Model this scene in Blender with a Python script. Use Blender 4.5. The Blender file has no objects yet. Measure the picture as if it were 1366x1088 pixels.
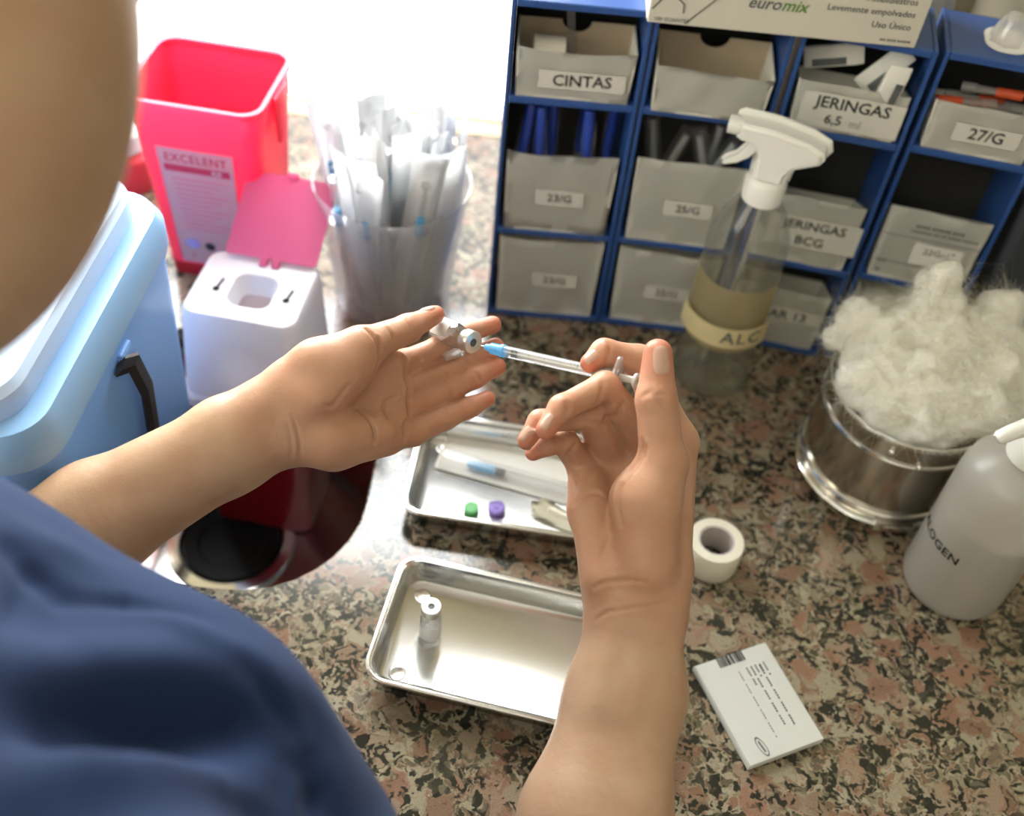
import bpy, bmesh, math, random
import numpy as np
from mathutils import Vector, Matrix, noise as mnoise

sc = bpy.context.scene
COL = sc.collection
R = math.radians
random.seed(7)

# ------------------------------------------------------------------ camera, light, exposure
cam_d = bpy.data.cameras.new('camera')
cam = bpy.data.objects.new('camera', cam_d); COL.objects.link(cam)
CX, CY, CZ = Vector((.9934, .0843, .0776)), Vector((.1146, -.7309, -.6728)), Vector((0, .6773, -.7357))
cam.matrix_world = Matrix(((CX.x, -CY.x, -CZ.x, 0), (CX.y, -CY.y, -CZ.y, 0), (CX.z, -CY.z, -CZ.z, .65), (0, 0, 0, 1)))
cam_d.sensor_width = 36; cam_d.lens = 36*1450/1366
cam_d.clip_start = .02; cam_d.clip_end = 50
cam_d.dof.use_dof = True; cam_d.dof.focus_distance = .615; cam_d.dof.aperture_fstop = 4.6
sc.camera = cam
w = bpy.data.worlds.new('world'); sc.world = w; w.use_nodes = True
w.node_tree.nodes['Background'].inputs[0].default_value = (.85, .92, 1, 1)
w.node_tree.nodes['Background'].inputs[1].default_value = .3
vs = sc.view_settings
vs.view_transform = 'Standard'; vs.look = 'None'; vs.gamma = 1; vs.use_curve_mapping = False; vs.exposure = 0.02
WINDOW_LIGHT = 20.0
CEILING_FILL = 3.2
SIDE_FILL = 4.8
LOWER_LIGHT = 4.6

# ------------------------------------------------------------------ materials
def mat(name, col=(.8,.8,.8), rough=.5, metal=0, spec=.5, sss=0, sssr=(.004,.0015,.0008), trans=0, ior=1.45, coat=0, bump=None, var=None, emit=None, sheen=0):
    m = bpy.data.materials.new(name); m.use_nodes = True
    nt = m.node_tree; b = nt.nodes['Principled BSDF']
    def s(k, v):
        if k in b.inputs: b.inputs[k].default_value = v
    s('Base Color', (*col, 1)); s('Roughness', rough); s('Metallic', metal); s('Specular IOR Level', spec); s('IOR', ior)
    s('Transmission Weight', trans); s('Coat Weight', coat); s('Sheen Weight', sheen)
    if sss:
        s('Subsurface Weight', sss); s('Subsurface Radius', sssr); s('Subsurface Scale', 1.0)
    if emit: s('Emission Color', (*emit[0], 1)); s('Emission Strength', emit[1])
    tc = nt.nodes.new('ShaderNodeTexCoord')
    if var:   # (scale, amount, second colour)
        n = nt.nodes.new('ShaderNodeTexNoise'); n.inputs['Scale'].default_value = var[0]; n.inputs['Detail'].default_value = 4
        r = nt.nodes.new('ShaderNodeMapRange'); r.inputs[1].default_value = .35; r.inputs[2].default_value = .65; r.inputs[4].default_value = var[1]
        mx = nt.nodes.new('ShaderNodeMix'); mx.data_type = 'RGBA'
        mx.inputs[6].default_value = (*col, 1); mx.inputs[7].default_value = (*var[2], 1)
        nt.links.new(tc.outputs['Object'], n.inputs['Vector']); nt.links.new(n.outputs['Fac'], r.inputs[0])
        nt.links.new(r.outputs[0], mx.inputs[0]); nt.links.new(mx.outputs[2], b.inputs['Base Color'])
    if bump:  # (scale, strength, distance)
        n = nt.nodes.new('ShaderNodeTexNoise'); n.inputs['Scale'].default_value = bump[0]; n.inputs['Detail'].default_value = 5
        bp = nt.nodes.new('ShaderNodeBump'); bp.inputs['Strength'].default_value = bump[1]; bp.inputs['Distance'].default_value = bump[2]
        nt.links.new(tc.outputs['Object'], n.inputs['Vector']); nt.links.new(n.outputs['Fac'], bp.inputs['Height'])
        nt.links.new(bp.outputs[0], b.inputs['Normal'])
    return m

def clear(name, tint=(1,1,1), gloss=.06, haze=0.0, hazecol=(1,1,1), rough=.05, f0=.5):
    """thin clear plastic or glass: lets light straight through, reflects by Fresnel, a little milky"""
    m = bpy.data.materials.new(name); m.use_nodes = True; nt = m.node_tree
    nt.nodes.remove(nt.nodes['Principled BSDF']); out = nt.nodes['Material Output']
    t = nt.nodes.new('ShaderNodeBsdfTransparent'); t.inputs[0].default_value = (*tint, 1)
    g = nt.nodes.new('ShaderNodeBsdfGlossy'); g.inputs['Roughness'].default_value = rough
    lw = nt.nodes.new('ShaderNodeLayerWeight'); lw.inputs['Blend'].default_value = .35
    pw = nt.nodes.new('ShaderNodeMath'); pw.operation = 'MULTIPLY_ADD'; pw.inputs[1].default_value = f0; pw.inputs[2].default_value = gloss
    nt.links.new(lw.outputs['Fresnel'], pw.inputs[0])
    last = t
    if haze:
        d = nt.nodes.new('ShaderNodeBsdfDiffuse'); d.inputs[0].default_value = (*hazecol, 1)
        tr = nt.nodes.new('ShaderNodeBsdfTranslucent'); tr.inputs[0].default_value = (*hazecol, 1)
        dm = nt.nodes.new('ShaderNodeMixShader'); dm.inputs[0].default_value = .5
        nt.links.new(d.outputs[0], dm.inputs[1]); nt.links.new(tr.outputs[0], dm.inputs[2])
        hm = nt.nodes.new('ShaderNodeMixShader'); hm.inputs[0].default_value = haze
        nt.links.new(t.outputs[0], hm.inputs[1]); nt.links.new(dm.outputs[0], hm.inputs[2]); last = hm
    mx = nt.nodes.new('ShaderNodeMixShader')
    nt.links.new(pw.outputs[0], mx.inputs[0]); nt.links.new(last.outputs[0], mx.inputs[1]); nt.links.new(g.outputs[0], mx.inputs[2])
    nt.links.new(mx.outputs[0], out.inputs[0])
    return m

def translucent(name, col, tcol=None, frac=.5, rough=.35, gloss=.08, see=0.0):
    """plastic that light shines through diffusely"""
    m = bpy.data.materials.new(name); m.use_nodes = True; nt = m.node_tree
    nt.nodes.remove(nt.nodes['Principled BSDF']); out = nt.nodes['Material Output']
    d = nt.nodes.new('ShaderNodeBsdfDiffuse'); d.inputs[0].default_value = (*col, 1)
    t = nt.nodes.new('ShaderNodeBsdfTranslucent'); t.inputs[0].default_value = (*(tcol or col), 1)
    a = nt.nodes.new('ShaderNodeMixShader'); a.inputs[0].default_value = frac
    nt.links.new(d.outputs[0], a.inputs[1]); nt.links.new(t.outputs[0], a.inputs[2]); last = a
    if see:
        tp = nt.nodes.new('ShaderNodeBsdfTransparent'); tp.inputs[0].default_value = (*(tcol or col), 1)
        s = nt.nodes.new('ShaderNodeMixShader'); s.inputs[0].default_value = see
        nt.links.new(a.outputs[0], s.inputs[1]); nt.links.new(tp.outputs[0], s.inputs[2]); last = s
    g = nt.nodes.new('ShaderNodeBsdfGlossy'); g.inputs['Roughness'].default_value = rough
    lw = nt.nodes.new('ShaderNodeLayerWeight'); lw.inputs['Blend'].default_value = .3
    pw = nt.nodes.new('ShaderNodeMath'); pw.operation = 'MULTIPLY_ADD'; pw.inputs[1].default_value = .35; pw.inputs[2].default_value = gloss*.5
    nt.links.new(lw.outputs['Fresnel'], pw.inputs[0])
    mx = nt.nodes.new('ShaderNodeMixShader')
    nt.links.new(pw.outputs[0], mx.inputs[0]); nt.links.new(last.outputs[0], mx.inputs[1]); nt.links.new(g.outputs[0], mx.inputs[2])
    nt.links.new(mx.outputs[0], out.inputs[0])
    return m

def granite():
    m = bpy.data.materials.new('polished_granite'); m.use_nodes = True; nt = m.node_tree; b = nt.nodes['Principled BSDF']
    N = lambda t: nt.nodes.new(t); Lk = nt.links.new
    tc = N('ShaderNodeTexCoord')
    ns = N('ShaderNodeTexNoise'); ns.inputs['Scale'].default_value = 70; ns.inputs['Detail'].default_value = 3
    mv = N('ShaderNodeVectorMath'); mv.operation = 'MULTIPLY_ADD'; mv.inputs[1].default_value = (.022,)*3
    Lk(tc.outputs['Object'], ns.inputs['Vector']); Lk(ns.outputs['Color'], mv.inputs[0]); Lk(tc.outputs['Object'], mv.inputs[2])
    def vor(scale):
        v = N('ShaderNodeTexVoronoi'); v.inputs['Scale'].default_value = scale; v.feature = 'SMOOTH_F1'; v.inputs['Smoothness'].default_value = .45; Lk(mv.outputs[0], v.inputs['Vector'])
        s = N('ShaderNodeSeparateColor'); Lk(v.outputs['Color'], s.inputs[0]); return v, s
    def ramp(stops):
        r = N('ShaderNodeValToRGB'); cr = r.color_ramp; cr.interpolation = 'LINEAR'
        cr.elements[0].position = stops[0][0]; cr.elements[0].color = (*stops[0][1], 1)
        cr.elements[1].position = stops[1][0]; cr.elements[1].color = (*stops[1][1], 1)
        for p, c in stops[2:]:
            e = cr.elements.new(p); e.color = (*c, 1)
        return r
    v1, s1 = vor(240)
    r1 = ramp([(0,(.010,.010,.008)),(.26,(.055,.05,.033)),(.40,(.20,.17,.105)),(.62,(.34,.30,.21)),(.76,(.22,.12,.075)),(.90,(.11,.095,.06))])
    Lk(s1.outputs[0], r1.inputs[0])
    v2, s2 = vor(64)
    r2 = ramp([(0,(.205,.115,.072)),(.3,(.26,.15,.098)),(.5,(.26,.22,.15)),(.62,(.19,.105,.065)),(.8,(.29,.25,.17))])
    Lk(s2.outputs[1], r2.inputs[0])
    gt = N('ShaderNodeMapRange'); gt.inputs[1].default_value = .46; gt.inputs[2].default_value = .60; Lk(s2.outputs[0], gt.inputs[0])
    mx = N('ShaderNodeMix'); mx.data_type = 'RGBA'; Lk(gt.outputs[0], mx.inputs[0]); Lk(r1.outputs[0], mx.inputs[6]); Lk(r2.outputs[0], mx.inputs[7])
    # dark mica flecks over everything
    v3, s3 = vor(300)
    n3 = N('ShaderNodeTexNoise'); n3.inputs['Scale'].default_value = 38; Lk(tc.outputs['Object'], n3.inputs['Vector'])
    ad = N('ShaderNodeMath'); ad.operation = 'MULTIPLY_ADD'; ad.inputs[1].default_value = .9; ad.inputs[2].default_value = -.02
    Lk(n3.outputs[0], ad.inputs[0])
    g3 = N('ShaderNodeMapRange'); g3.inputs[1].default_value = -.09; g3.inputs[2].default_value = .09; df = N('ShaderNodeMath'); df.operation = 'SUBTRACT'; Lk(s3.outputs[2], df.inputs[1]); Lk(df.outputs[0], g3.inputs[0])
    sb = N('ShaderNodeMapRange'); sb.inputs[1].default_value = .44; sb.inputs[2].default_value = .62; sb.inputs[3].default_value = .03; sb.inputs[4].default_value = .5
    Lk(n3.outputs[0], sb.inputs[0]); Lk(sb.outputs[0], df.inputs[0])
    mx2 = N('ShaderNodeMix'); mx2.data_type = 'RGBA'; Lk(g3.outputs[0], mx2.inputs[0]); Lk(mx.outputs[2], mx2.inputs[6]); mx2.inputs[7].default_value = (.022,.022,.016,1)
    n4 = N('ShaderNodeTexNoise'); n4.inputs['Scale'].default_value = 900; Lk(tc.outputs['Object'], n4.inputs['Vector'])
    hs = N('ShaderNodeMapRange'); hs.inputs[3].default_value = .55; hs.inputs[4].default_value = 1.45; Lk(n4.outputs[0], hs.inputs[0])
    ml = N('ShaderNodeVectorMath'); ml.operation = 'SCALE'; Lk(mx2.outputs[2], ml.inputs[0]); Lk(hs.outputs[0], ml.inputs['Scale'])
    Lk(ml.outputs[0], b.inputs['Base Color'])
    b.inputs['Roughness'].default_value = .14; b.inputs['Specular IOR Level'].default_value = .55
    return m

def skin():
    m = mat('skin', (.50,.315,.20), .45, spec=.35, sss=.16, sssr=(.0045,.0018,.0009))
    nt = m.node_tree; b = nt.nodes['Principled BSDF']; N = nt.nodes.new; Lk = nt.links.new
    tc = N('ShaderNodeTexCoord')
    n = N('ShaderNodeTexNoise'); n.inputs['Scale'].default_value = 45; n.inputs['Detail'].default_value = 5; Lk(tc.outputs['Object'], n.inputs['Vector'])
    cr = N('ShaderNodeValToRGB'); cr.color_ramp.elements[0].position = .3; cr.color_ramp.elements[0].color = (.485,.295,.18,1); cr.color_ramp.elements[1].position = .7; cr.color_ramp.elements[1].color = (.545,.36,.232,1)
    Lk(n.outputs[0], cr.inputs[0])
    at = N('ShaderNodeAttribute'); at.attribute_name = 'flush'
    mx = N('ShaderNodeMix'); mx.data_type = 'RGBA'; Lk(at.outputs['Fac'], mx.inputs[0]); Lk(cr.outputs[0], mx.inputs[6]); mx.inputs[7].default_value = (.56,.20,.125,1)
    Lk(mx.outputs[2], b.inputs['Base Color'])
    v = N('ShaderNodeTexVoronoi'); v.inputs['Scale'].default_value = 620; v.feature = 'DISTANCE_TO_EDGE'; Lk(tc.outputs['Object'], v.inputs['Vector'])
    w_ = N('ShaderNodeTexNoise'); w_.inputs['Scale'].default_value = 260; w_.inputs['Detail'].default_value = 3; Lk(tc.outputs['Object'], w_.inputs['Vector'])
    ad = N('ShaderNodeMath'); ad.operation = 'MULTIPLY_ADD'; ad.inputs[1].default_value = .5; Lk(v.outputs['Distance'], ad.inputs[0]); Lk(w_.outputs[0], ad.inputs[2])
    bp = N('ShaderNodeBump'); bp.inputs['Strength'].default_value = .36; bp.inputs['Distance'].default_value = .0006; Lk(ad.outputs[0], bp.inputs['Height'])
    Lk(bp.outputs[0], b.inputs['Normal'])
    return m

M = dict(
 granite=granite(), skin=skin(),
 nail=mat('fingernail', (.55,.34,.25), .28, spec=.5, sss=.1),
 scrub=mat('navy_scrub_cotton', (.017,.032,.082), .85, spec=.12, sheen=.04, bump=(1600,.25,.0004), var=(30,.5,(.019,.036,.088))),
 trousers=mat('navy_trousers', (.016,.03,.08), .85),
 hair=mat('dark_brown_hair', (.03,.018,.012), .45, bump=(300,.6,.002)),
 eye_white=mat('eye_white', (.8,.78,.75), .2), shoe=mat('white_shoe', (.7,.7,.7), .5),
 wall=mat('cream_wall_paint', (.70,.62,.42), .75, bump=(60,.15,.002), var=(8,.3,(.66,.58,.40))),
 white_wall=mat('white_wall_paint', (.75,.72,.66), .75, bump=(60,.15,.002)),
 floor=mat('grey_floor', (.35,.33,.3), .4, var=(3,.5,(.30,.28,.26))),
 ceiling=mat('ceiling_paint', (.8,.79,.76), .9),
 frame=mat('white_window_frame', (.8,.8,.78), .4),
 pane=mat('frosted_window_pane', (.9,.9,.9), .5, emit=((.94,.975,1), WINDOW_LIGHT)),
 fill_pane=mat('added_fill_pane', (.9,.9,.9), .5, emit=((1,.97,.80), SIDE_FILL)),  # glow of the added fill window on the left
 low_pane=mat('lower_window_pane', (.9,.9,.9), .5, emit=((.96,.98,1), LOWER_LIGHT)),
 fill_lamp=mat('fill_lamp_diffuser', (.9,.9,.9), .5, emit=((1,.955,.74), CEILING_FILL)),  # glow of the added ceiling fill panel
 steel=mat('brushed_steel', (.63,.62,.585), .23, metal=1, bump=(900,.05,.0003)),
 steel_rim=mat('polished_steel', (.80,.79,.75), .16, metal=1),
 steel_drum=mat('drum_steel', (.56,.53,.47), .2, metal=1, var=(40,.5,(.42,.38,.32))),
 chrome=mat('chrome', (.8,.79,.77), .1, metal=1),
 black_rubber=mat('black_rubber', (.005,.005,.005), .55, spec=.25),
 slot_shade=mat('slot_shade', (.008,.008,.008), .9),  # black that gives the lid slots their inner shade
 cooler=mat('sky_blue_plastic', (.20,.45,.97), .38, bump=(700,.05,.0005)),
 cooler_lid=mat('pale_blue_plastic', (.55,.72,.95), .35, bump=(700,.05,.0005)),
 cooler_rim=mat('aqua_blue_plastic', (.26,.47,.76), .38),
 strap=mat('black_strap', (.012,.012,.014), .45, bump=(800,.3,.0005)),
 pinkred=translucent('red_sharps_plastic', (.90,.07,.17), (1.0,.13,.24), .55, rough=.25),
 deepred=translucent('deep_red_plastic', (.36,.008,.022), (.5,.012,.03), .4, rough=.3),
 pink=translucent('pink_flap_plastic', (.80,.17,.38), (.92,.26,.46), .45, see=.2),
 white_trans=translucent('milky_white_plastic', (.88,.88,.90), (.9,.9,.93), .42, see=.05),
 white_pl=mat('white_plastic', (.82,.81,.76), .35, sss=.1, sssr=(.003,.003,.003)),
 white_paper=mat('white_paper', (.78,.76,.70), .8), pack_paper=translucent('packet_paper', (.92,.92,.91), (.97,.97,.97), .5, rough=.6, gloss=.02),
 label_paper=mat('label_paper', (.62,.47,.50), .6),
 card=mat('white_card', (.58,.58,.53), .55),
 cardboard=mat('white_cardboard', (.80,.78,.70), .7, bump=(90,.35,.0015), var=(25,.4,(.76,.735,.66))),
 cardin=mat('box_inside', (.50,.41,.30), .8),
 sticker=mat('sticker', (.62,.60,.54), .5),
 ink=mat('black_ink', (.015,.015,.015), .6), grey_ink=mat('grey_ink', (.13,.13,.13), .6), red_ink=mat('red_ink', (.45,.02,.06), .6), pink_ink=mat('pink_ink', (.62,.16,.25), .6), sticker_grey=mat('faint_pencil', (.34,.33,.31), .6), violet_ink=mat('violet_ink', (.30,.24,.50), .6), green_ink=mat('green_ink', (.12,.25,.05), .6),
 blue=mat('blue_corrugated_plastic', (.024,.078,.27), .38, bump=(400,.1,.0006)),
 bluein=mat('blue_needle_cap', (.02,.06,.40), .35, coat=.3),
 interior_shade=mat('painted_interior_shade', (.03,.03,.03), .7),  # near black for the shade inside the towers
 glove_box=mat('glove_box_card', (.62,.59,.50), .5),
 cup=clear('clear_cup_plastic', (.96,.96,.97), .02, .17, (.92,.91,.92), f0=.2),
 bottle=clear('clear_bottle_plastic', (.965,.97,.955), .03, .07, (.75,.75,.7), f0=.32),
 alcohol=clear('pale_yellow_alcohol', (.97,.96,.91), .01, .07, (.7,.66,.5), f0=.1),
 tape_yellow=mat('yellowed_tape', (.66,.55,.30), .5),
 glass=clear('vial_glass', (.95,.96,.95), .05, .05, f0=.6),
 barrel=clear('syringe_barrel', (.96,.96,.96), .03, .14, (.92,.92,.9), f0=.3),
 plunger=translucent('plunger_plastic', (.82,.80,.76), (.85,.84,.8), .4, see=.3),
 clearpl=clear('needle_cap_plastic', (.95,.93,.92), .05, .30, (.9,.88,.86), f0=.4),
 film=clear('package_film', (.97,.97,.97), .02, .2, (.9,.9,.9), rough=.15, f0=.15),
 hub=translucent('blue_hub_plastic', (.22,.60,.88), (.30,.70,.95), .45, see=.15),
 cap_green=mat('green_cap', (.10,.42,.12), .4), cap_violet=mat('violet_cap', (.25,.17,.52), .4),
 alu=mat('aluminium_cap', (.74,.73,.68), .3, metal=.85),
 rubber_grey=mat('grey_rubber', (.10,.11,.11), .6),
 bottle_hdpe=translucent('milky_bottle', (.92,.90,.85), (.95,.93,.88), .4, rough=.3, see=.5),
 gel=translucent('bottle_liquid', (.42,.38,.33), (.46,.43,.38), .35),
 cotton=mat('cotton_wool', (.82,.805,.72), 1.0, spec=0, sss=.6, sssr=(.03,.027,.021), bump=(140,.7,.005)),
 tape=mat('paper_tape', (.80,.76,.62), .7), core=mat('cardboard_core', (.55,.50,.46), .7),
 orange=mat('orange_needle_cap', (.62,.09,.03), .4), red=mat('red_plastic', (.6,.04,.06), .4),
 dark_bin=mat('dark_grey_plastic', (.055,.06,.07), .5), grey_panel=mat('grey_panel', (.38,.40,.40), .6),
 pipe=mat('white_pipe', (.72,.70,.58), .4), cabinet=mat('cabinet_laminate', (.6,.58,.54), .5),
)

# ------------------------------------------------------------------ mesh helpers
def link(name, me, m, parent=None, smooth=True, angle=None):
    o = bpy.data.objects.new(name, me); COL.objects.link(o)
    if m is not None:
        for mm in (m if isinstance(m, (list, tuple)) else [m]): me.materials.append(mm)
    if parent: o.parent = parent
    return o
def obj(name, bm, m, parent=None, smooth=True, angle=40):
    bmesh.ops.recalc_face_normals(bm, faces=bm.faces)
    for f in bm.faces: f.smooth = smooth
    if smooth:
        for e in bm.edges:
            if len(e.link_faces) == 2 and e.calc_face_angle(0) > R(angle): e.smooth = False
    me = bpy.data.meshes.new(name); bm.to_mesh(me); bm.free()
    return link(name, me, m, parent)
def tag(o, label=None, cat=None, group=None, kind=None):
    if label: o['label'] = label
    if cat: o['category'] = cat
    if group: o['group'] = group
    if kind: o['kind'] = kind
    return o
def thing(name, label, cat, loc=(0,0,0), rz=0, group=None, mtx=None):
    o = bpy.data.objects.new(name, None); COL.objects.link(o); o.empty_display_size = .02
    if mtx is not None: o.matrix_world = mtx
    else: o.location = loc; o.rotation_euler = (0, 0, rz)
    return tag(o, label, cat, group)
def copy_tree(o, parent=None):
    c = o.copy(); COL.objects.link(c)
    if parent: c.parent = parent
    for ch in list(o.children): copy_tree(ch, c)
    return c
def B(): return bmesh.new()
def box(bm, c, s, bev=0, seg=2, rz=0, mtx=None):
    r = bmesh.ops.create_cube(bm, size=1)
    vs_ = r['verts']
    for v in vs_: v.co = Vector((v.co.x*s[0], v.co.y*s[1], v.co.z*s[2]))
    if bev:
        es = list({e for v in vs_ for e in v.link_edges})
        rr = bmesh.ops.bevel(bm, geom=es, offset=bev, segments=seg, affect='EDGES', profile=.5)
        vs_ = list({v for f in rr['faces'] for v in f.verts} | {v for v in vs_ if v.is_valid})
    mt = Matrix.Translation(c) @ Matrix.Rotation(rz, 4, 'Z')
    if mtx is not None: mt = mtx @ mt
    bmesh.ops.transform(bm, matrix=mt, verts=vs_)
    return vs_
def lathe(bm, prof, n=40, mtx=None, cap0=True, cap1=True):
    rings = []
    for r, z in prof:
        if r < 1e-6: rings.append([bm.verts.new((0,0,z))])
        else: rings.append([bm.verts.new((r*math.cos(2*math.pi*i/n), r*math.sin(2*math.pi*i/n), z)) for i in range(n)])
    for a, b in zip(rings, rings[1:]):
        for i in range(n):
            j = (i+1) % n
            if len(a) == 1 and len(b) == 1: continue
            if len(a) == 1: bm.faces.new((a[0], b[i], b[j]))
            elif len(b) == 1: bm.faces.new((a[i], a[j], b[0]))
            else: bm.faces.new((a[i], a[j], b[j], b[i]))
    if cap0 and len(rings[0]) > 1: bm.faces.new(rings[0])
    if cap1 and len(rings[-1]) > 1: bm.faces.new(rings[-1])
    vs_ = [v for r in rings for v in r]
    if mtx is not None: bmesh.ops.transform(bm, matrix=mtx, verts=vs_)
    return vs_
def tube(bm, pts, r, n=10, cap=True):
    pts = [Vector(p) for p in pts]; rr = r if isinstance(r, (list, tuple)) else [r]*len(pts)
    rings = []; up = None
    for i, p in enumerate(pts):
        d = (pts[min(i+1, len(pts)-1)] - pts[max(i-1, 0)]).normalized()
        if up is None: up = d.orthogonal().normalized()
        up = (up - up.dot(d)*d).normalized(); s = d.cross(up)
        rings.append([bm.verts.new(p + rr[i]*(math.cos(2*math.pi*k/n)*up + math.sin(2*math.pi*k/n)*s)) for k in range(n)])
    for a, b in zip(rings, rings[1:]):
        for k in range(n): bm.faces.new((a[k], a[(k+1) % n], b[(k+1) % n], b[k]))
    if cap: bm.faces.new(rings[0]); bm.faces.new(rings[-1])
    return [v for q in rings for v in q]
def rrect(w, d, r, n=5):
    out = []; r = min(r, w/2-1e-5, d/2-1e-5)
    for cx, cy, a0 in ((w/2-r, d/2-r, 0), (-w/2+r, d/2-r, 90), (-w/2+r, -d/2+r, 180), (w/2-r, -d/2+r, 270)):
        for k in range(n+1):
            a = R(a0+90*k/n); out.append((cx+r*math.cos(a), cy+r*math.sin(a)))
    return out
def loft(bm, secs, n=5, cap0=True, cap1=True, mtx=None):
    """secs: (z, w, d, r[, cx, cy]) rounded rectangles joined in order"""
    rings = []
    for s in secs:
        z, w_, d, r = s[:4]; cx, cy = (s[4], s[5]) if len(s) > 4 else (0, 0)
        rings.append([bm.verts.new((x+cx, y+cy, z)) for x, y in rrect(w_, d, r, n)])
    for a, b in zip(rings, rings[1:]):
        k = len(a)
        for i in range(k): bm.faces.new((a[i], a[(i+1) % k], b[(i+1) % k], b[i]))
    if cap0: bm.faces.new(rings[0])
    if cap1: bm.faces.new(rings[-1])
    vs_ = [v for q in rings for v in q]
    if mtx is not None: bmesh.ops.transform(bm, matrix=mtx, verts=vs_)
    return vs_
def prism(bm, poly, h, mtx=None):
    a = [bm.verts.new((x, y, 0)) for x, y in poly]; b = [bm.verts.new((x, y, h)) for x, y in poly]
    bm.faces.new(a); bm.faces.new(b); k = len(a)
    for i in range(k): bm.faces.new((a[i], a[(i+1) % k], b[(i+1) % k], b[i]))
    if mtx is not None: bmesh.ops.transform(bm, matrix=mtx, verts=a+b)
    return a+b
def axis_mtx(p, d, x=None):
    """local Z along d, origin p"""
    z = Vector(d).normalized(); xx = Vector(x) if x else z.orthogonal()
    xx = (xx - xx.dot(z)*z).normalized(); y = z.cross(xx)
    return Matrix(((xx.x, y.x, z.x, p[0]), (xx.y, y.y, z.y, p[1]), (xx.z, y.z, z.z, p[2]), (0,0,0,1)))
def text(parent, s, size, mtx, m, bold=0.0, name='lettering', bend=None, sx=1, align='CENTER', space=1.0):
    cu = bpy.data.curves.new('t', 'FONT'); cu.body = s; cu.size = size; cu.align_x = align; cu.align_y = 'CENTER'
    cu.offset = bold*size; cu.resolution_u = 2; cu.space_character = space
    o = bpy.data.objects.new('t', cu); COL.objects.link(o)
    dg = bpy.context.evaluated_depsgraph_get()
    me = bpy.data.meshes.new_from_object(o.evaluated_get(dg))
    bpy.data.objects.remove(o); bpy.data.curves.remove(cu)
    me.name = name; me.materials.clear()
    for v in me.vertices: v.co.x *= sx
    if bend:   # wrap round a cylinder of this radius, text in local XZ-ish plane facing +Z
        for v in me.vertices:
            a = v.co.x/bend; v.co.x = bend*math.sin(a); v.co.z = bend*(math.cos(a)-1)
    me.transform(mtx)
    return link(name, me, m, parent)
def facing(p, n, up=(0,0,1), roll=0):
    """matrix for flat print: local +Z along n, local +Y along up"""
    n = Vector(n).normalized(); y = Vector(up); y = (y - y.dot(n)*n).normalized(); x = y.cross(n)
    m = Matrix(((x.x, y.x, n.x, p[0]), (x.y, y.y, n.y, p[1]), (x.z, y.z, n.z, p[2]), (0,0,0,1)))
    return m @ Matrix.Rotation(roll, 4, 'Z')
FRONT = lambda x, y, z, roll=0: facing((x, y, z), (0,-1,0), (0,0,1), roll)
def plate(bm, w_, h, t, mtx):   # thin slab, local XY, thickness along +Z
    return box(bm, (0,0,t/2), (w_, h, t), 0, mtx=mtx)

# ------------------------------------------------------------------ the room
def struct(name, bm, m): return tag(obj(name, bm, m, None, False), kind='structure')
YW = .98
bm = B(); box(bm, (.2,-.6,-.925), (3.6,3.3,.05)); struct('floor', bm, M['floor'])
bm = B(); box(bm, (.2,-.6,1.725), (3.6,3.3,.05)); struct('ceiling', bm, M['ceiling'])
SY0, SY1, SZ0, SZ1 = -1.15, .15, .30, 1.50     # opening for the added fill window in the unseen left wall
bm = B()
for y0, y1, z0, z1 in ((-2.25,SY0,-.9,1.7), (SY1,1.05,-.9,1.7), (SY0,SY1,-.9,SZ0), (SY0,SY1,SZ1,1.7)): box(bm, (-1.55,(y0+y1)/2,(z0+z1)/2), (.1,y1-y0,z1-z0))
struct('wall_left', bm, M['white_wall'])
bm = B(); box(bm, (1.95,-.6,.4), (.1,3.3,2.6)); struct('wall_right', bm, M['white_wall'])
bm = B(); box(bm, (.2,-2.2,.4), (3.4,.1,2.6)); struct('wall_front', bm, M['white_wall'])
WX0, WX1, WZ0, WZ1 = -.70, -.005, .0006, .92
bm = B()
for x0, x1, z0, z1 in ((-1.5,WX0,-.9,1.7), (WX1,1.9,-.9,1.7), (WX0,WX1,-.9,WZ0), (WX0,WX1,WZ1,1.7)):
    box(bm, ((x0+x1)/2, YW+.05, (z0+z1)/2), (x1-x0, .1, z1-z0))
struct('wall_back', bm, M['wall'])
win = tag(bpy.data.objects.new('window_1', None), kind='structure'); COL.objects.link(win); win.location = ((WX0+WX1)/2, YW+.05, WZ0)
bm = B(); ww, wh = WX1-WX0, WZ1-WZ0
for x in (-ww/2+.0125, ww/2-.0125): box(bm, (x,0,wh/2), (.025,.05,wh), .003)
for z in (.0015, wh-.0125): box(bm, (0,0,z), (ww,.046,.003 if z < .1 else .025), .002)
box(bm, (0,0,.27), (ww,.044,.02), .002)
obj('window_frame', bm, M['frame'], win, False)
for x0, x1 in ((-ww/2+.025,ww/2-.025),):
    bm = B(); box(bm, ((x0+x1)/2,.01,.27+(wh-.27)/2), (x1-x0+.02,.004,wh-.28)); obj('pane', bm, M['pane'], win, False)
    bm = B(); box(bm, ((x0+x1)/2,.01,.132), (x1-x0+.02,.004,.264)); obj('pane', bm, M['low_pane'], win, False)

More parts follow.
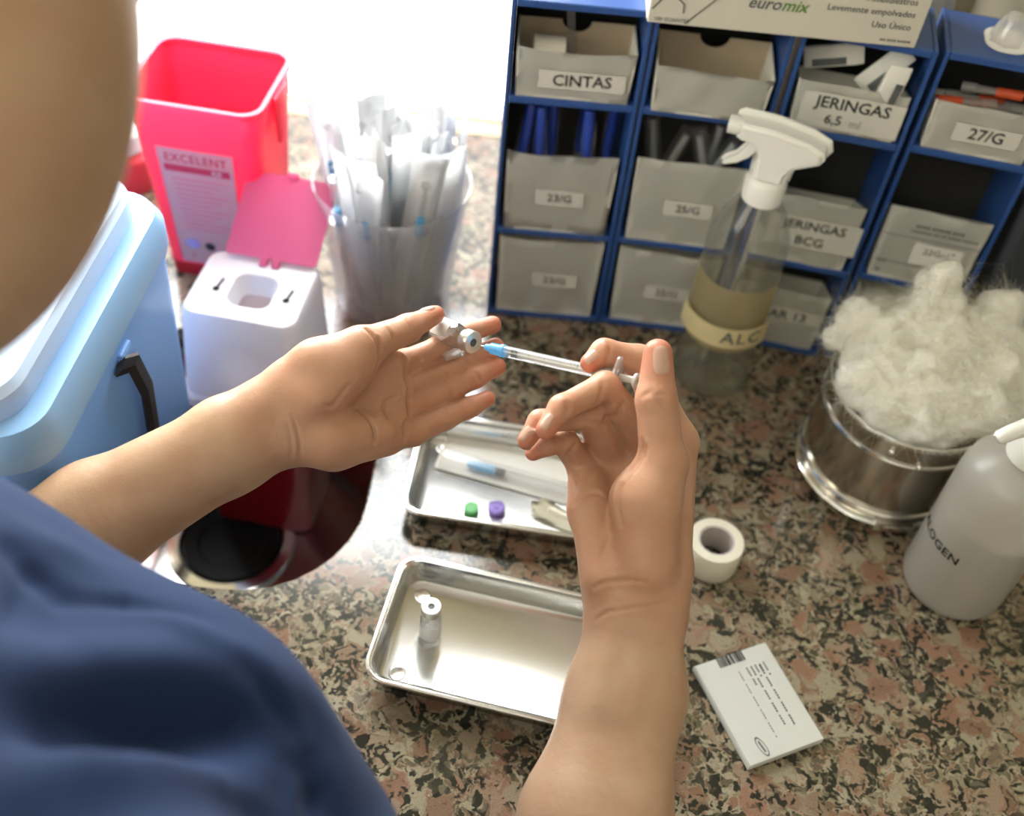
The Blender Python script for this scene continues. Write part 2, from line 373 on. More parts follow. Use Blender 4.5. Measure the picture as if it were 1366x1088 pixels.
fill_win = tag(bpy.data.objects.new('added_fill_window', None), kind='structure'); COL.objects.link(fill_win); fill_win.location = (-1.55, (SY0+SY1)/2, SZ0)  # unseen window added to light bins and arms from the left
bm = B(); ww, wh = SY1-SY0, SZ1-SZ0
for y in (-ww/2+.02, 0, ww/2-.02): box(bm, (0,y,wh/2), (.05,.04,wh), .003)
for z in (.02, wh-.02): box(bm, (0,0,z), (.046,ww,.04), .002)
obj('window_frame', bm, M['frame'], fill_win, False)
for y in (-ww/4-.005, ww/4+.005):
    bm = B(); box(bm, (.005,y,wh/2), (.004,ww/2-.03,wh-.05)); obj('pane', bm, M['fill_pane'], fill_win, False)
t = thing('added_fill_light', 'added square white fill panel on the ceiling behind the person', 'ceiling light', (-.75,-1.1,1.70))  # unseen panel added as warm fill from behind
bm = B(); box(bm, (0,0,-.02), (1.14,1.14,.04), .004); obj('frame', bm, M['frame'], t, False)
bm = B(); box(bm, (0,0,-.043), (1.06,1.06,.006)); obj('diffuser', bm, M['fill_lamp'], t, False)

# ------------------------------------------------------------------ counter, sink, cabinet
HX, HY, HW, HD, HR = -.215, .5275, .23, .255, .085     # the sink opening
CX0, CX1, CY0, CY1, CT = -1.48, 1.88, .13, YW-.002, .03
bm = B()
inner = [(x+HX, y+HY) for x, y in rrect(HW, HD, HR, 8)]
def to_outer(x, y):
    dx, dy = x-HX, y-HY
    ts = []
    if dx > 1e-9: ts.append((CX1-HX)/dx)
    if dx < -1e-9: ts.append((CX0-HX)/dx)
    if dy > 1e-9: ts.append((CY1-HY)/dy)
    if dy < -1e-9: ts.append((CY0-HY)/dy)
    k = min(ts); return (HX+dx*k, HY+dy*k)
outer = [to_outer(*p) for p in inner]
corners = [(CX1,CY1),(CX0,CY1),(CX0,CY0),(CX1,CY0)]
for c in corners:    # snap the nearest ray to each corner
    i = min(range(len(outer)), key=lambda k: abs(math.atan2(outer[k][1]-HY, outer[k][0]-HX)-math.atan2(c[1]-HY, c[0]-HX)))
    outer[i] = c
n = len(inner)
it = [bm.verts.new((x,y,-.002)) for x,y in inner]; ie = [bm.verts.new((HX+(x-HX)*1.012, HY+(y-HY)*1.012, 0)) for x,y in inner]
ib = [bm.verts.new((x,y,-CT)) for x,y in inner]
ot = [bm.verts.new((x,y,0)) for x,y in outer]; ob = [bm.verts.new((x,y,-CT)) for x,y in outer]
for i in range(n):
    j = (i+1) % n
    for q in ((ot[i],ot[j],ie[j],ie[i]), (ie[i],ie[j],it[j],it[i]), (it[i],it[j],ib[j],ib[i]), (ib[i],ib[j],ob[j],ob[i]), (ob[i],ob[j],ot[j],ot[i])):
        bm.faces.new(q)
ct = obj('countertop', bm, M['granite'], None, False)
tag(ct, 'polished brown and pink granite countertop with a sink cut out', 'countertop')
t = thing('sink', 'steel sink bowl sunk in the granite under the red bottomed container', 'sink', (HX, HY, -CT))
bm = B(); g = .008
loft(bm, [(0,HW+.05,HD+.05,HR), (0,HW+g,HD+g,HR), (-.10,HW-.0,HD-.0,HR), (-.128,HW-.03,HD-.03,HR*.8), (-.133,HW-.07,HD-.07,HR*.6), (-.1365,.12,.12,.055, -.025,-.0)], 8, cap0=False, cap1=True)
obj('basin', bm, M['steel'], t)
bm = B(); lathe(bm, [(.056,0),(.055,.003),(.046,.004),(.043,.001),(.043,-.001)], 40, Matrix.Translation((-.020,.022,-.136)), True, True); obj('drain_ring', bm, M['chrome'], t)
bm = B(); lathe(bm, [(.0425,0),(.042,.004),(.030,.0035),(.028,.001),(0,.001)], 40, Matrix.Translation((-.020,.022,-.1355))); obj('drain_plug', bm, M['black_rubber'], t)
t = thing('base_cabinet', 'pale laminate base cabinet under the granite counter', 'cabinet', (.2,.19,-.9))
bm = B(); box(bm, (0,.0,.43), (3.3,.03,.86)); box(bm, (0,.39,.03), (3.3,.75,.06)); obj('body', bm, M['cabinet'], t, False)
for k in range(5):
    bm = B(); box(bm, (-1.32+.66*k,-.024,.46), (.63,.018,.72), .003); d = obj('door', bm, M['cabinet'], t, False)
    bm = B(); tube(bm, [(-1.10+.66*k,-.034,.72),(-1.10+.66*k,-.055,.72),(-1.10+.66*k,-.055,.60),(-1.10+.66*k,-.034,.60)], .005, 8); obj('handle', bm, M['chrome'], d)

# joints of the arms and hands, head, held things (world metres; x, y, z, radius)
BODY={'left_forearm': {'k': 0.012, 'base': [((-0.297, 0.2724, 0.1464, 0.02526), (-0.2202, 0.3396, 0.1675, 0.02058)), ((-0.2202, 0.3396, 0.1675, 0.02058), (-0.1552, 0.3817, 0.1899, 0.01729)), ((-0.1552, 0.3817, 0.1899, 0.01729), (-0.1275, 0.3986, 0.2014, 0.01531)), ((-0.2953, 0.2612, 0.1361, 0.02373), (-0.2094, 0.3279, 0.1567, 0.02098)), ((-0.2094, 0.3279, 0.1567, 0.02098), (-0.1494, 0.3715, 0.1806, 0.01812)), ((-0.1494, 0.3715, 0.1806, 0.01812), (-0.118, 0.3872, 0.1882, 0.01495))], 'fingers': []}, 'left_hand': {'k': 0.008, 'base': [((-0.1332, 0.3961, 0.1964, 0.01495), (-0.1178, 0.4034, 0.2004, 0.01375)), ((-0.1178, 0.4034, 0.2004, 0.01375), (-0.0755, 0.4394, 0.1955, 0.00959)), ((-0.1171, 0.398, 0.1927, 0.01337), (-0.0715, 0.4308, 0.1835, 0.0092)), ((-0.1146, 0.3927, 0.1878, 0.01337), (-0.0699, 0.4202, 0.1738, 0.0092)), ((-0.1155, 0.3888, 0.1869, 0.01416), (-0.0962, 0.3861, 0.1845, 0.0125)), ((-0.0962, 0.3861, 0.1845, 0.0125), (-0.0714, 0.4081, 0.1694, 0.01043)), ((-0.12, 0.4085, 0.2092, 0.01368), (-0.1091, 0.414, 0.2156, 0.01366)), ((-0.1091, 0.414, 0.2156, 0.01366), (-0.0878, 0.4263, 0.2215, 0.01166)), ((-0.1076, 0.3966, 0.2063, 0.01395), (-0.0917, 0.4146, 0.2148, 0.01285)), ((-0.0975, 0.3833, 0.19, 0.01237), (-0.0757, 0.4007, 0.1803, 0.01064))], 'fingers': [[((-0.0878, 0.426, 0.2212, 0.01125), (-0.0653, 0.4553, 0.2128, 0.00804)), ((-0.0653, 0.4553, 0.2128, 0.00804), (-0.0516, 0.475, 0.2078, 0.00558))], [((-0.0755, 0.4394, 0.1955, 0.00872), (-0.0663, 0.451, 0.1885, 0.00778)), ((-0.0663, 0.451, 0.1885, 0.00778), (-0.0485, 0.4699, 0.1855, 0.00683)), ((-0.0485, 0.4699, 0.1855, 0.00683), (-0.0314, 0.4835, 0.1885, 0.00621)), ((-0.0314, 0.4835, 0.1885, 0.00621), (-0.0178, 0.491, 0.19, 0.00555))], [((-0.0715, 0.4308, 0.1835, 0.00832), (-0.0597, 0.4433, 0.1801, 0.00757)), ((-0.0597, 0.4433, 0.1801, 0.00757), (-0.039, 0.4623, 0.1758, 0.00685)), ((-0.039, 0.4623, 0.1758, 0.00685), (-0.0244, 0.4764, 0.1765, 0.00625)), ((-0.0244, 0.4764, 0.1765, 0.00625), (-0.0146, 0.4849, 0.1776, 0.00559))], [((-0.0699, 0.4202, 0.1738, 0.00832), (-0.0574, 0.4346, 0.1721, 0.00757)), ((-0.0574, 0.4346, 0.1721, 0.00757), (-0.0384, 0.4525, 0.1695, 0.00765)), ((-0.0384, 0.4525, 0.1695, 0.00765), (-0.0246, 0.464, 0.1705, 0.0069)), ((-0.0246, 0.464, 0.1705, 0.0069), (-0.0121, 0.473, 0.172, 0.00579))], [((-0.0714, 0.4081, 0.1694, 0.00869), (-0.0568, 0.4188, 0.1643, 0.0084)), ((-0.0568, 0.4188, 0.1643, 0.0084), (-0.0395, 0.4339, 0.1632, 0.00719)), ((-0.0395, 0.4339, 0.1632, 0.00719), (-0.0257, 0.4436, 0.164, 0.00613)), ((-0.0257, 0.4436, 0.164, 0.00613), (-0.0156, 0.4519, 0.1649, 0.00503))]]}, 'right_forearm': {'k': 0.014, 'base': [((0.0603, 0.1354, 0.095, 0.02897), (0.076, 0.2261, 0.1106, 0.02579)), ((0.076, 0.2261, 0.1106, 0.02579), (0.0866, 0.2834, 0.1335, 0.01972)), ((0.0866, 0.2834, 0.1335, 0.01972), (0.0861, 0.3204, 0.1552, 0.01723)), ((0.0445, 0.1366, 0.0961, 0.02897), (0.0549, 0.2243, 0.109, 0.02579)), ((0.0549, 0.2243, 0.109, 0.02579), (0.0664, 0.2803, 0.1305, 0.01972)), ((0.0664, 0.2803, 0.1305, 0.01972), (0.0698, 0.319, 0.154, 0.01683))], 'fingers': []}, 'right_hand': {'k': 0.007, 'base': [((0.0877, 0.3231, 0.155, 0.01608), (0.0909, 0.3405, 0.1656, 0.01457)), ((0.0909, 0.3405, 0.1656, 0.01457), (0.0945, 0.4081, 0.1939, 0.01097)), ((0.0793, 0.3352, 0.1566, 0.01465), (0.0785, 0.4082, 0.1804, 0.01072)), ((0.0712, 0.3345, 0.156, 0.01465), (0.0614, 0.4042, 0.174, 0.01033)), ((0.0691, 0.323, 0.1549, 0.01608), (0.0623, 0.3345, 0.1615, 0.01293)), ((0.0623, 0.3345, 0.1615, 0.01293), (0.0471, 0.3948, 0.1734, 0.00938)), ((0.0596, 0.3298, 0.1694, 0.01194), (0.0494, 0.3671, 0.1765, 0.01112)), ((0.0494, 0.3671, 0.1765, 0.01112), (0.0465, 0.3822, 0.1781, 0.01003)), ((0.0797, 0.334, 0.1786, 0.01581), (0.076, 0.3589, 0.2002, 0.01742)), ((0.076, 0.3589, 0.2002, 0.01742), (0.0825, 0.3735, 0.2136, 0.01227))], 'fingers': [[((0.076, 0.3589, 0.2002, 0.01583), (0.0824, 0.3741, 0.2142, 0.01227)), ((0.0824, 0.3741, 0.2142, 0.01227), (0.0749, 0.397, 0.238, 0.01065)), ((0.0749, 0.397, 0.238, 0.01065), (0.0732, 0.4162, 0.253, 0.00792))], [((0.0945, 0.4081, 0.1939, 0.01182), (0.0671, 0.4356, 0.2273, 0.00878)), ((0.0671, 0.4356, 0.2273, 0.00878), (0.0471, 0.433, 0.2331, 0.00745)), ((0.0471, 0.433, 0.2331, 0.00745), (0.0397, 0.426, 0.2307, 0.00556))], [((0.0817, 0.4098, 0.1818, 0.01201), (0.0488, 0.4125, 0.2278, 0.00793)), ((0.0488, 0.4125, 0.2278, 0.00793), (0.0259, 0.3896, 0.2312, 0.00671)), ((0.0259, 0.3896, 0.2312, 0.00671), (0.0188, 0.3772, 0.2266, 0.00547))], [((0.062, 0.4056, 0.1752, 0.01162), (0.0422, 0.4049, 0.2113, 0.00823)), ((0.0422, 0.4049, 0.2113, 0.00823), (0.0155, 0.3888, 0.2196, 0.006)), ((0.0155, 0.3888, 0.2196, 0.006), (0.0095, 0.3789, 0.2146, 0.00497))], [((0.0471, 0.3948, 0.1734, 0.00938), (0.0314, 0.3949, 0.198, 0.00703)), ((0.0314, 0.3949, 0.198, 0.00703), (0.0209, 0.3866, 0.204, 0.0057)), ((0.0209, 0.3866, 0.204, 0.0057), (0.0141, 0.3814, 0.2019, 0.00446))]]}}
NAILS=[((0.0736, 0.4055, 0.2622), (-0.235, 0.715, 0.658), (0.241, -0.637, 0.733), 0.0108, 0.0166), ((0.0383, 0.4216, 0.2429), (-0.704, -0.522, -0.481), (-0.307, -0.291, 0.906), 0.0073, 0.0097), ((0.0188, 0.3748, 0.2393), (-0.449, -0.657, -0.605), (-0.458, -0.396, 0.796), 0.0069, 0.01), ((0.0078, 0.3784, 0.2209), (-0.456, -0.655, -0.603), (-0.522, -0.388, 0.759), 0.0063, 0.0095), ((0.0096, 0.3753, 0.2071), (-0.884, -0.344, -0.316), (-0.859, -0.291, 0.421), 0.0048, 0.0056), ((-0.0551, 0.4732, 0.2158), (0.866, 0.367, 0.338), (-0.298, 0.519, 0.801), 0.0079, 0.0115)]
CREASES=[([(-0.0791, 0.4273, 0.2278), (-0.0749, 0.4189, 0.2201), (-0.0754, 0.4088, 0.2108), (-0.0739, 0.3976, 0.2005), (-0.0691, 0.3823, 0.1864)], 0.001, 0.003), ([(-0.0856, 0.4286, 0.2291), (-0.0801, 0.4228, 0.2237), (-0.0771, 0.4199, 0.221)], 0.001, 0.0035), ([(-0.0766, 0.4156, 0.2034), (-0.0699, 0.4225, 0.2099), (-0.0591, 0.4257, 0.2128)], 0.001, 0.0026), ([(-0.0883, 0.3973, 0.2206), (-0.0952, 0.3887, 0.2127), (-0.1036, 0.3892, 0.2132)], 0.001, 0.0016), ([(-0.0718, 0.4046, 0.1866), (-0.0678, 0.4146, 0.1958), (-0.0561, 0.4182, 0.1991)], 0.001, 0.002), ([(-0.0616, 0.4492, 0.2072), (-0.0605, 0.4387, 0.1975), (-0.0566, 0.4285, 0.1881)], 0.0014, 0.0032), ([(-0.0566, 0.4285, 0.1881), (-0.0565, 0.4219, 0.1821), (-0.054, 0.4175, 0.178)], 0.0014, 0.0032), ([(-0.0535, 0.4142, 0.1818), (-0.0583, 0.4105, 0.1784), (-0.0585, 0.4026, 0.1711)], 0.0014, 0.0032), ([(-0.0311, 0.465, 0.1878), (-0.0257, 0.4604, 0.1835)], 0.001, 0.0014), ([(-0.0427, 0.4543, 0.1847), (-0.0371, 0.448, 0.1789)], 0.001, 0.0014), ([(-0.0386, 0.4458, 0.1769), (-0.0328, 0.4404, 0.172)], 0.001, 0.0014), ([(-0.0395, 0.4312, 0.177), (-0.0335, 0.4253, 0.1716)], 0.001, 0.0016), ([(-0.0261, 0.4428, 0.1741), (-0.0225, 0.4372, 0.169)], 0.001, 0.0014), ([(-0.0262, 0.4621, 0.1783), (-0.0201, 0.4564, 0.173)], 0.001, 0.0016), ([(-0.1165, 0.3839, 0.2082), (-0.1115, 0.3733, 0.1985), (-0.1107, 0.3623, 0.1884)], 0.0008, 0.0012), ([(-0.119, 0.3812, 0.2058), (-0.1152, 0.3717, 0.1971), (-0.1149, 0.362, 0.1881)], 0.0008, 0.0006), ([(-0.075, 0.4387, 0.2247), (-0.0679, 0.4323, 0.2188)], 0.001, 0.0016), ([(-0.066, 0.4539, 0.2251), (-0.06, 0.4434, 0.2155)], 0.001, 0.0012), ([(0.0648, 0.3699, 0.2294), (0.0581, 0.363, 0.2231), (0.0555, 0.3551, 0.2157), (0.057, 0.3452, 0.2066), (0.0605, 0.3381, 0.2001)], 0.0014, 0.0023), ([(0.0353, 0.3625, 0.1885), (0.0478, 0.3686, 0.1942), (0.0595, 0.3768, 0.2017)], 0.0012, 0.002), ([(0.0325, 0.3703, 0.1957), (0.039, 0.3783, 0.2031), (0.0455, 0.3833, 0.2077)], 0.0011, 0.0017), ([(0.0523, 0.348, 0.1956), (0.056, 0.3396, 0.1878), (0.0558, 0.3308, 0.1798)], 0.0011, 0.0009), ([(0.048, 0.3136, 0.1775), (0.0594, 0.318, 0.1815), (0.0819, 0.3207, 0.1841)], 0.001, 0.0014), ([(0.0494, 0.3022, 0.1671), (0.0611, 0.3067, 0.1712), (0.0807, 0.3106, 0.1748), (0.0985, 0.3138, 0.1778)], 0.0009, 0.0009), ([(0.0643, 0.3071, 0.1783), (0.0625, 0.2944, 0.1667), (0.0624, 0.2803, 0.1536), (0.062, 0.2632, 0.138)], 0.0045, -0.0007), ([(0.0766, 0.3025, 0.1741), (0.0784, 0.2816, 0.1549), (0.0788, 0.259, 0.1341)], 0.005, -0.0006), ([(0.0714, 0.3876, 0.2524), (0.0764, 0.3885, 0.2533), (0.0809, 0.3884, 0.2532)], 0.0009, 0.0013), ([(0.0724, 0.3862, 0.2511), (0.0777, 0.3852, 0.2503), (0.0819, 0.387, 0.2519)], 0.0009, 0.0012), ([(0.0733, 0.3846, 0.2497), (0.078, 0.3836, 0.2488), (0.0826, 0.3851, 0.2502)], 0.0009, 0.0013), ([(0.0759, 0.3824, 0.2476), (0.0834, 0.3821, 0.2474)], 0.0011, 0.0009), ([(0.0625, 0.3896, 0.2475), (0.0668, 0.391, 0.2488), (0.0705, 0.3915, 0.2492)], 0.0011, 0.001), ([(0.0299, 0.3843, 0.2426), (0.0317, 0.3803, 0.239), (0.0309, 0.3781, 0.2369)], 0.0012, 0.0017), ([(0.0465, 0.4059, 0.2354), (0.0442, 0.4006, 0.2304), (0.0418, 0.3964, 0.2266)], 0.0012, 0.0013), ([(0.0506, 0.4318, 0.2456), (0.0502, 0.4272, 0.2413), (0.0492, 0.4207, 0.2353)], 0.0012, 0.0009), ([(0.0586, 0.4063, 0.2221), (0.0573, 0.3993, 0.2156), (0.0509, 0.3952, 0.2119)], 0.0013, 0.0017), ([(0.0353, 0.3874, 0.225), (0.0306, 0.383, 0.221)], 0.0011, 0.0013), ([(0.04, 0.3989, 0.2153), (0.0499, 0.3963, 0.2129)], 0.0011, 0.0016), ([(0.0652, 0.3749, 0.2271), (0.0615, 0.369, 0.2217), (0.0579, 0.3631, 0.2163)], 0.0014, 0.002), ([(0.0372, 0.3813, 0.199), (0.0334, 0.3751, 0.1934)], 0.0013, 0.0017)]
VIAL=((-0.0512, 0.4802, 0.1923),(-0.0264, 0.4574, 0.2052))
SYR=((-0.0193, 0.4541, 0.2063),(0.0656, 0.4146, 0.2325))
NCAP=((-0.0441, 0.4602, 0.1874),(-0.0316, 0.4688, 0.1886))
HEAD={'skull': (-0.1953, 0.3009, 0.5464), 'jaw': (-0.1898, 0.257, 0.4883), 'neck0': (-0.2028, 0.231, 0.4549), 'neck1': (-0.2348, 0.1686, 0.3363)}
FOLDS=[([(-0.1506, 0.1417, 0.3545), (-0.1284, 0.168, 0.3175), (-0.084, 0.1886, 0.2906)], 0.016, 0.008), ([(-0.1422, 0.1257, 0.3593), (-0.1146, 0.1506, 0.3197), (-0.0786, 0.1676, 0.2919), (-0.0592, 0.1748, 0.2701)], 0.015, -0.012), ([(-0.1323, 0.1063, 0.3642), (-0.1017, 0.1234, 0.3392), (-0.0799, 0.1443, 0.2954), (-0.0652, 0.1504, 0.2793)], 0.014, 0.01), ([(-0.1685, 0.2065, 0.3224), (-0.1588, 0.2001, 0.3199), (-0.1484, 0.1946, 0.3162)], 0.005, -0.01), ([(-0.1477, 0.193, 0.3165), (-0.1294, 0.2017, 0.3042), (-0.1076, 0.2059, 0.2934)], 0.004, -0.004), ([(-0.0859, 0.1906, 0.2909), (-0.0709, 0.182, 0.2825), (-0.0559, 0.1714, 0.2659)], 0.004, -0.005), ([(-0.1794, 0.2217, 0.3198), (-0.1638, 0.2191, 0.3125), (-0.1411, 0.2179, 0.2995)], 0.008, 0.003), ([(-0.0593, 0.1569, 0.272), (-0.0525, 0.1538, 0.262), (-0.0474, 0.147, 0.2566)], 0.01, -0.012), ([(-0.1497, 0.1631, 0.337), (-0.1571, 0.1861, 0.3253), (-0.1611, 0.2028, 0.32)], 0.003, -0.003), ([(-0.1301, 0.2037, 0.3035), (-0.1046, 0.1969, 0.297), (-0.0831, 0.1945, 0.2873)], 0.006, 0.003)]

# ------------------------------------------------------------------ signed-distance modelling for the person
def smin(a, b, k):
    h = np.clip(.5+.5*(b-a)/k, 0, 1); return b*(1-h)+a*h - k*h*(1-h)
def d_cone(P, c):
    a, b = np.array(c[0]), np.array(c[1]); ab = b[:3]-a[:3]
    pa = P-a[:3]; h = np.clip(pa@ab/max(ab@ab, 1e-12), 0, 1)
    return np.linalg.norm(pa-h[:,None]*ab, axis=1) - (a[3]+(b[3]-a[3])*h)
def d_ell(P, e):
    c, ax, r = e; q = (P-np.array(c))@np.array(ax).T
    r = np.array(r); k0 = np.linalg.norm(q/r, axis=1); k1 = np.linalg.norm(q/(r*r), axis=1)
    return k0*(k0-1)/np.maximum(k1, 1e-9)
def d_prim(P, p): return d_cone(P, p) if len(p) == 2 else d_ell(P, p)
def d_part(P, part):
    k = part['k']; d = None
    for p in part['base']: d = d_prim(P, p) if d is None else smin(d, d_prim(P, p), k)
    if part['fingers']:
        out = None
        for ch in part['fingers']:
            f = None
            for p in ch: f = d_cone(P, p) if f is None else smin(f, d_cone(P, p), .0035)
            q = smin(d, f, .006)
            out = q if out is None else smin(out, q, .0012)
        d = out
    return d
def d_all(P, parts, k, sel=None):
    d = None
    for i, pt in enumerate(parts):
        if sel is not None and i not in sel: continue
        q = d_part(P, pt); d = q if d is None else smin(d, q, k)
    return d
def surface_net(parts, h, lo, hi, k=.012, blk=16):
    lo = np.array(lo, float); S = blk*h
    nb = np.ceil((np.array(hi)-lo)/S).astype(int)
    I = np.stack(np.meshgrid(*[np.arange(x) for x in nb], indexing='ij'), -1).reshape(-1, 3)
    Cn = lo+(I+.5)*S
    D = np.stack([d_part(Cn, p) for p in parts], 1); dm = D.min(1)
    half = S*.5*math.sqrt(3)
    act = np.abs(dm) < half*1.15+k
    offs = np.stack(np.meshgrid(*[np.arange(blk+1)]*3, indexing='ij'), -1).reshape(-1, 3)
    keys, verts, quads = [], [], []
    M1, M2 = 1 << 20, 1 << 10
    key = lambda c: (c[:,0].astype(np.int64) << 40) | (c[:,1].astype(np.int64) << 20) | c[:,2].astype(np.int64)
    corner = [(a,b,c) for a in (0,1) for b in (0,1) for c in (0,1)]
    for bi in np.nonzero(act)[0]:
        base = I[bi]*blk
        P = lo+(base+offs)*h
        sel = [i for i in range(len(parts)) if D[bi,i] < dm[bi]+2.3*half+k]
        F = d_all(P, parts, k, sel).reshape((blk+1,)*3)
        if F.min() > 0 or F.max() < 0: continue
        ins = F < 0
        cnt = sum(ins[a:a+blk, b:b+blk, c:c+blk].astype(int) for a,b,c in corner)
        ac = np.argwhere((cnt > 0) & (cnt < 8))
        acc = np.zeros((len(ac), 3)); num = np.zeros(len(ac))
        for a in corner:
            for ax in range(3):
                if a[ax]: continue
                b = list(a); b[ax] = 1
                fa = F[ac[:,0]+a[0], ac[:,1]+a[1], ac[:,2]+a[2]]; fb = F[ac[:,0]+b[0], ac[:,1]+b[1], ac[:,2]+b[2]]
                x = (fa < 0) != (fb < 0)
                tt = np.where(x, fa/np.where(x, fa-fb, 1), 0)
                p = np.tile(np.array(a, float), (len(ac), 1)); p[:,ax] += tt
                acc += p*x[:,None]; num += x
        keys.append(key(ac+base+1)); verts.append(lo+(ac+base+acc/num[:,None])*h)
        for ax in range(3):
            G0 = ins[:blk,:blk,:blk]; sl = [slice(0,blk)]*3; sl[ax] = slice(1, blk+1); G1 = ins[tuple(sl)]
            e = np.argwhere(G0 != G1)
            if not len(e): continue
            fl = G0[e[:,0],e[:,1],e[:,2]]
            u, v = [(1,2),(2,0),(0,1)][ax]
            cs = []
            for du, dv in ((-1,-1),(0,-1),(0,0),(-1,0)):
                q = e+base+1; q = q.copy(); q[:,u] += du; q[:,v] += dv; cs.append(key(q))
            Q = np.stack(cs, 1); Q[~fl] = Q[~fl][:,::-1]; quads.append(Q)
    K = np.concatenate(keys); V = np.concatenate(verts); Q = np.concatenate(quads)
    o = np.argsort(K); K = K[o]; V = V[o]
    idx = np.searchsorted(K, Q); idx = np.clip(idx, 0, len(K)-1)
    return V, idx[(K[idx] == Q).all(1)]
def np_mesh(name, V, Q, m, parent=None):
    me = bpy.data.meshes.new(name)
    me.vertices.add(len(V)); me.vertices.foreach_set('co', V.astype(np.float32).ravel())
    me.loops.add(len(Q)*4); me.loops.foreach_set('vertex_index', Q.astype(np.int32).ravel())
    me.polygons.add(len(Q)); me.polygons.foreach_set('loop_start', np.arange(0, len(Q)*4, 4, dtype=np.int32))
    me.polygons.foreach_set('use_smooth', np.ones(len(Q), bool))
    me.update(calc_edges=True); me.validate()
    return link(name, me, m, parent)
def normals(V, Q):
    n = np.cross(V[Q[:,2]]-V[Q[:,0]], V[Q[:,3]]-V[Q[:,1]]); N = np.zeros_like(V)
    for i in range(4): np.add.at(N, Q[:,i], n)
    return N/np.maximum(np.linalg.norm(N, axis=1), 1e-12)[:,None]
def smooth(V, Q, it=1, f=.5):
    for _ in range(it):
        A = np.zeros_like(V); c = np.zeros(len(V))
        for i in range(4):
            for j in (1, 3):
                np.add.at(A, Q[:,i], V[Q[:,(i+j) % 4]]); np.add.at(c, Q[:,i], 1)
        V = V+(A/np.maximum(c,1)[:,None]-V)*f
    return V
def newton(P, parts, k, it=3):
    P = np.array(P, float).reshape(-1, 3)
    for _ in range(it):
        d = d_all(P, parts, k); e = 2e-4
        g = np.stack([d_all(P+np.eye(3)[i]*e, parts, k)-d for i in range(3)], 1)/e
        P = P-(d/np.maximum((g*g).sum(1), .2))[:,None]*g
    return P, g/np.linalg.norm(g, axis=1)[:,None]
def seg_dist(P, pts):
    d = None
    for a, b in zip(pts, pts[1:]):
        ab = b-a; h = np.clip((P-a)@ab/max(ab@ab, 1e-12), 0, 1); q = np.linalg.norm(P-a-h[:,None]*ab, axis=1)
        d = q if d is None else np.minimum(d, q)
    return d

# head: looks down over the hands
up = -CY; fd = (CX*.08+CZ*.997).normalized(); rt = fd.cross(up).normalized()
SK, JW = Vector(HEAD['skull']), Vector(HEAD['jaw'])
hp = lambda f, r, u: SK+fd*f+rt*r+up*u     # a point in the head: forward, to its right, up (metres)
AX = [tuple(fd), tuple(rt), tuple(up)]; AC = [tuple(CX), tuple(CY), tuple(CZ)]
t4 = lambda v, r: (*v, r)
head = [(tuple(SK), AX, (.092,.074,.095)), (tuple(JW), AC, (.0775,.100,.060)),
        (t4(hp(.086,0,-.002), .009), t4(hp(.104,0,-.036), .010)), (t4(hp(.092,.010,-.040), .0065), t4(hp(.092,-.010,-.040), .0065)),            # nose
        (t4(hp(.078,.032,.016), .011), t4(hp(.083,.012,.014), .011)), (t4(hp(.078,-.032,.016), .011), t4(hp(.083,-.012,.014), .011)),   # brows
        (t4(hp(.068,.030,-.035), .020), t4(hp(.055,.050,-.030), .018)), (t4(hp(.068,-.030,-.035), .020), t4(hp(.055,-.050,-.030), .018)),   # cheeks
        (t4(hp(.074,.022,-.064), .006), t4(hp(.090,0,-.062), .008)), (t4(hp(.074,-.022,-.064), .006), t4(hp(.090,0,-.062), .008)),     # lips
        (t4(hp(.076,.014,-.073), .007), t4(hp(.088,0,-.074), .008)), (t4(hp(.076,-.014,-.073), .007), t4(hp(.088,0,-.074), .008)),
        (t4(hp(.070,0,-.095), .022), t4(hp(.066,0,-.112), .024)),    # chin
        (tuple(hp(-.005,.076,-.008)), AX, (.018,.007,.028)), (tuple(hp(-.005,-.076,-.008)), AX, (.018,.007,.028))]    # ears
neck = [(t4(HEAD['neck0'], .050), t4(HEAD['neck1'], .056))]
LSH, RSH = Vector((-.36,.115,.31)), Vector((-.055,.05,.315))
LEL, REL = BODY['left_forearm']['base'][0][0], BODY['right_forearm']['base'][0][0]
core = [(t4(HEAD['neck1'], .055), t4((-.21,.06,.22), .06)), (t4(LSH, .04), t4((-.21,.08,.28), .045)), (t4(RSH, .035), t4((-.21,.08,.28), .045)),
        (t4((-.21,.06,.22), .06), t4((-.19,-.02,-.05), .06))]
uparm_l = [(t4(LSH, .042), (*LEL[:3], .040))]; uparm_r = [(t4(RSH, .038), (*REL[:3], .034))]
P_ = lambda b, k=.012: dict(k=k, base=b, fingers=[])
PARTS = [BODY['left_forearm'], BODY['left_hand'], BODY['right_forearm'], BODY['right_hand'], P_(head, .014), P_(neck), P_(core), P_(uparm_l), P_(uparm_r)]
KB = .012
V, Q = surface_net(PARTS, .00115, (-.46,-.10,-.12), (.16,.56,.70), KB)
V = smooth(V, Q, 2, .5)
N = normals(V, Q)
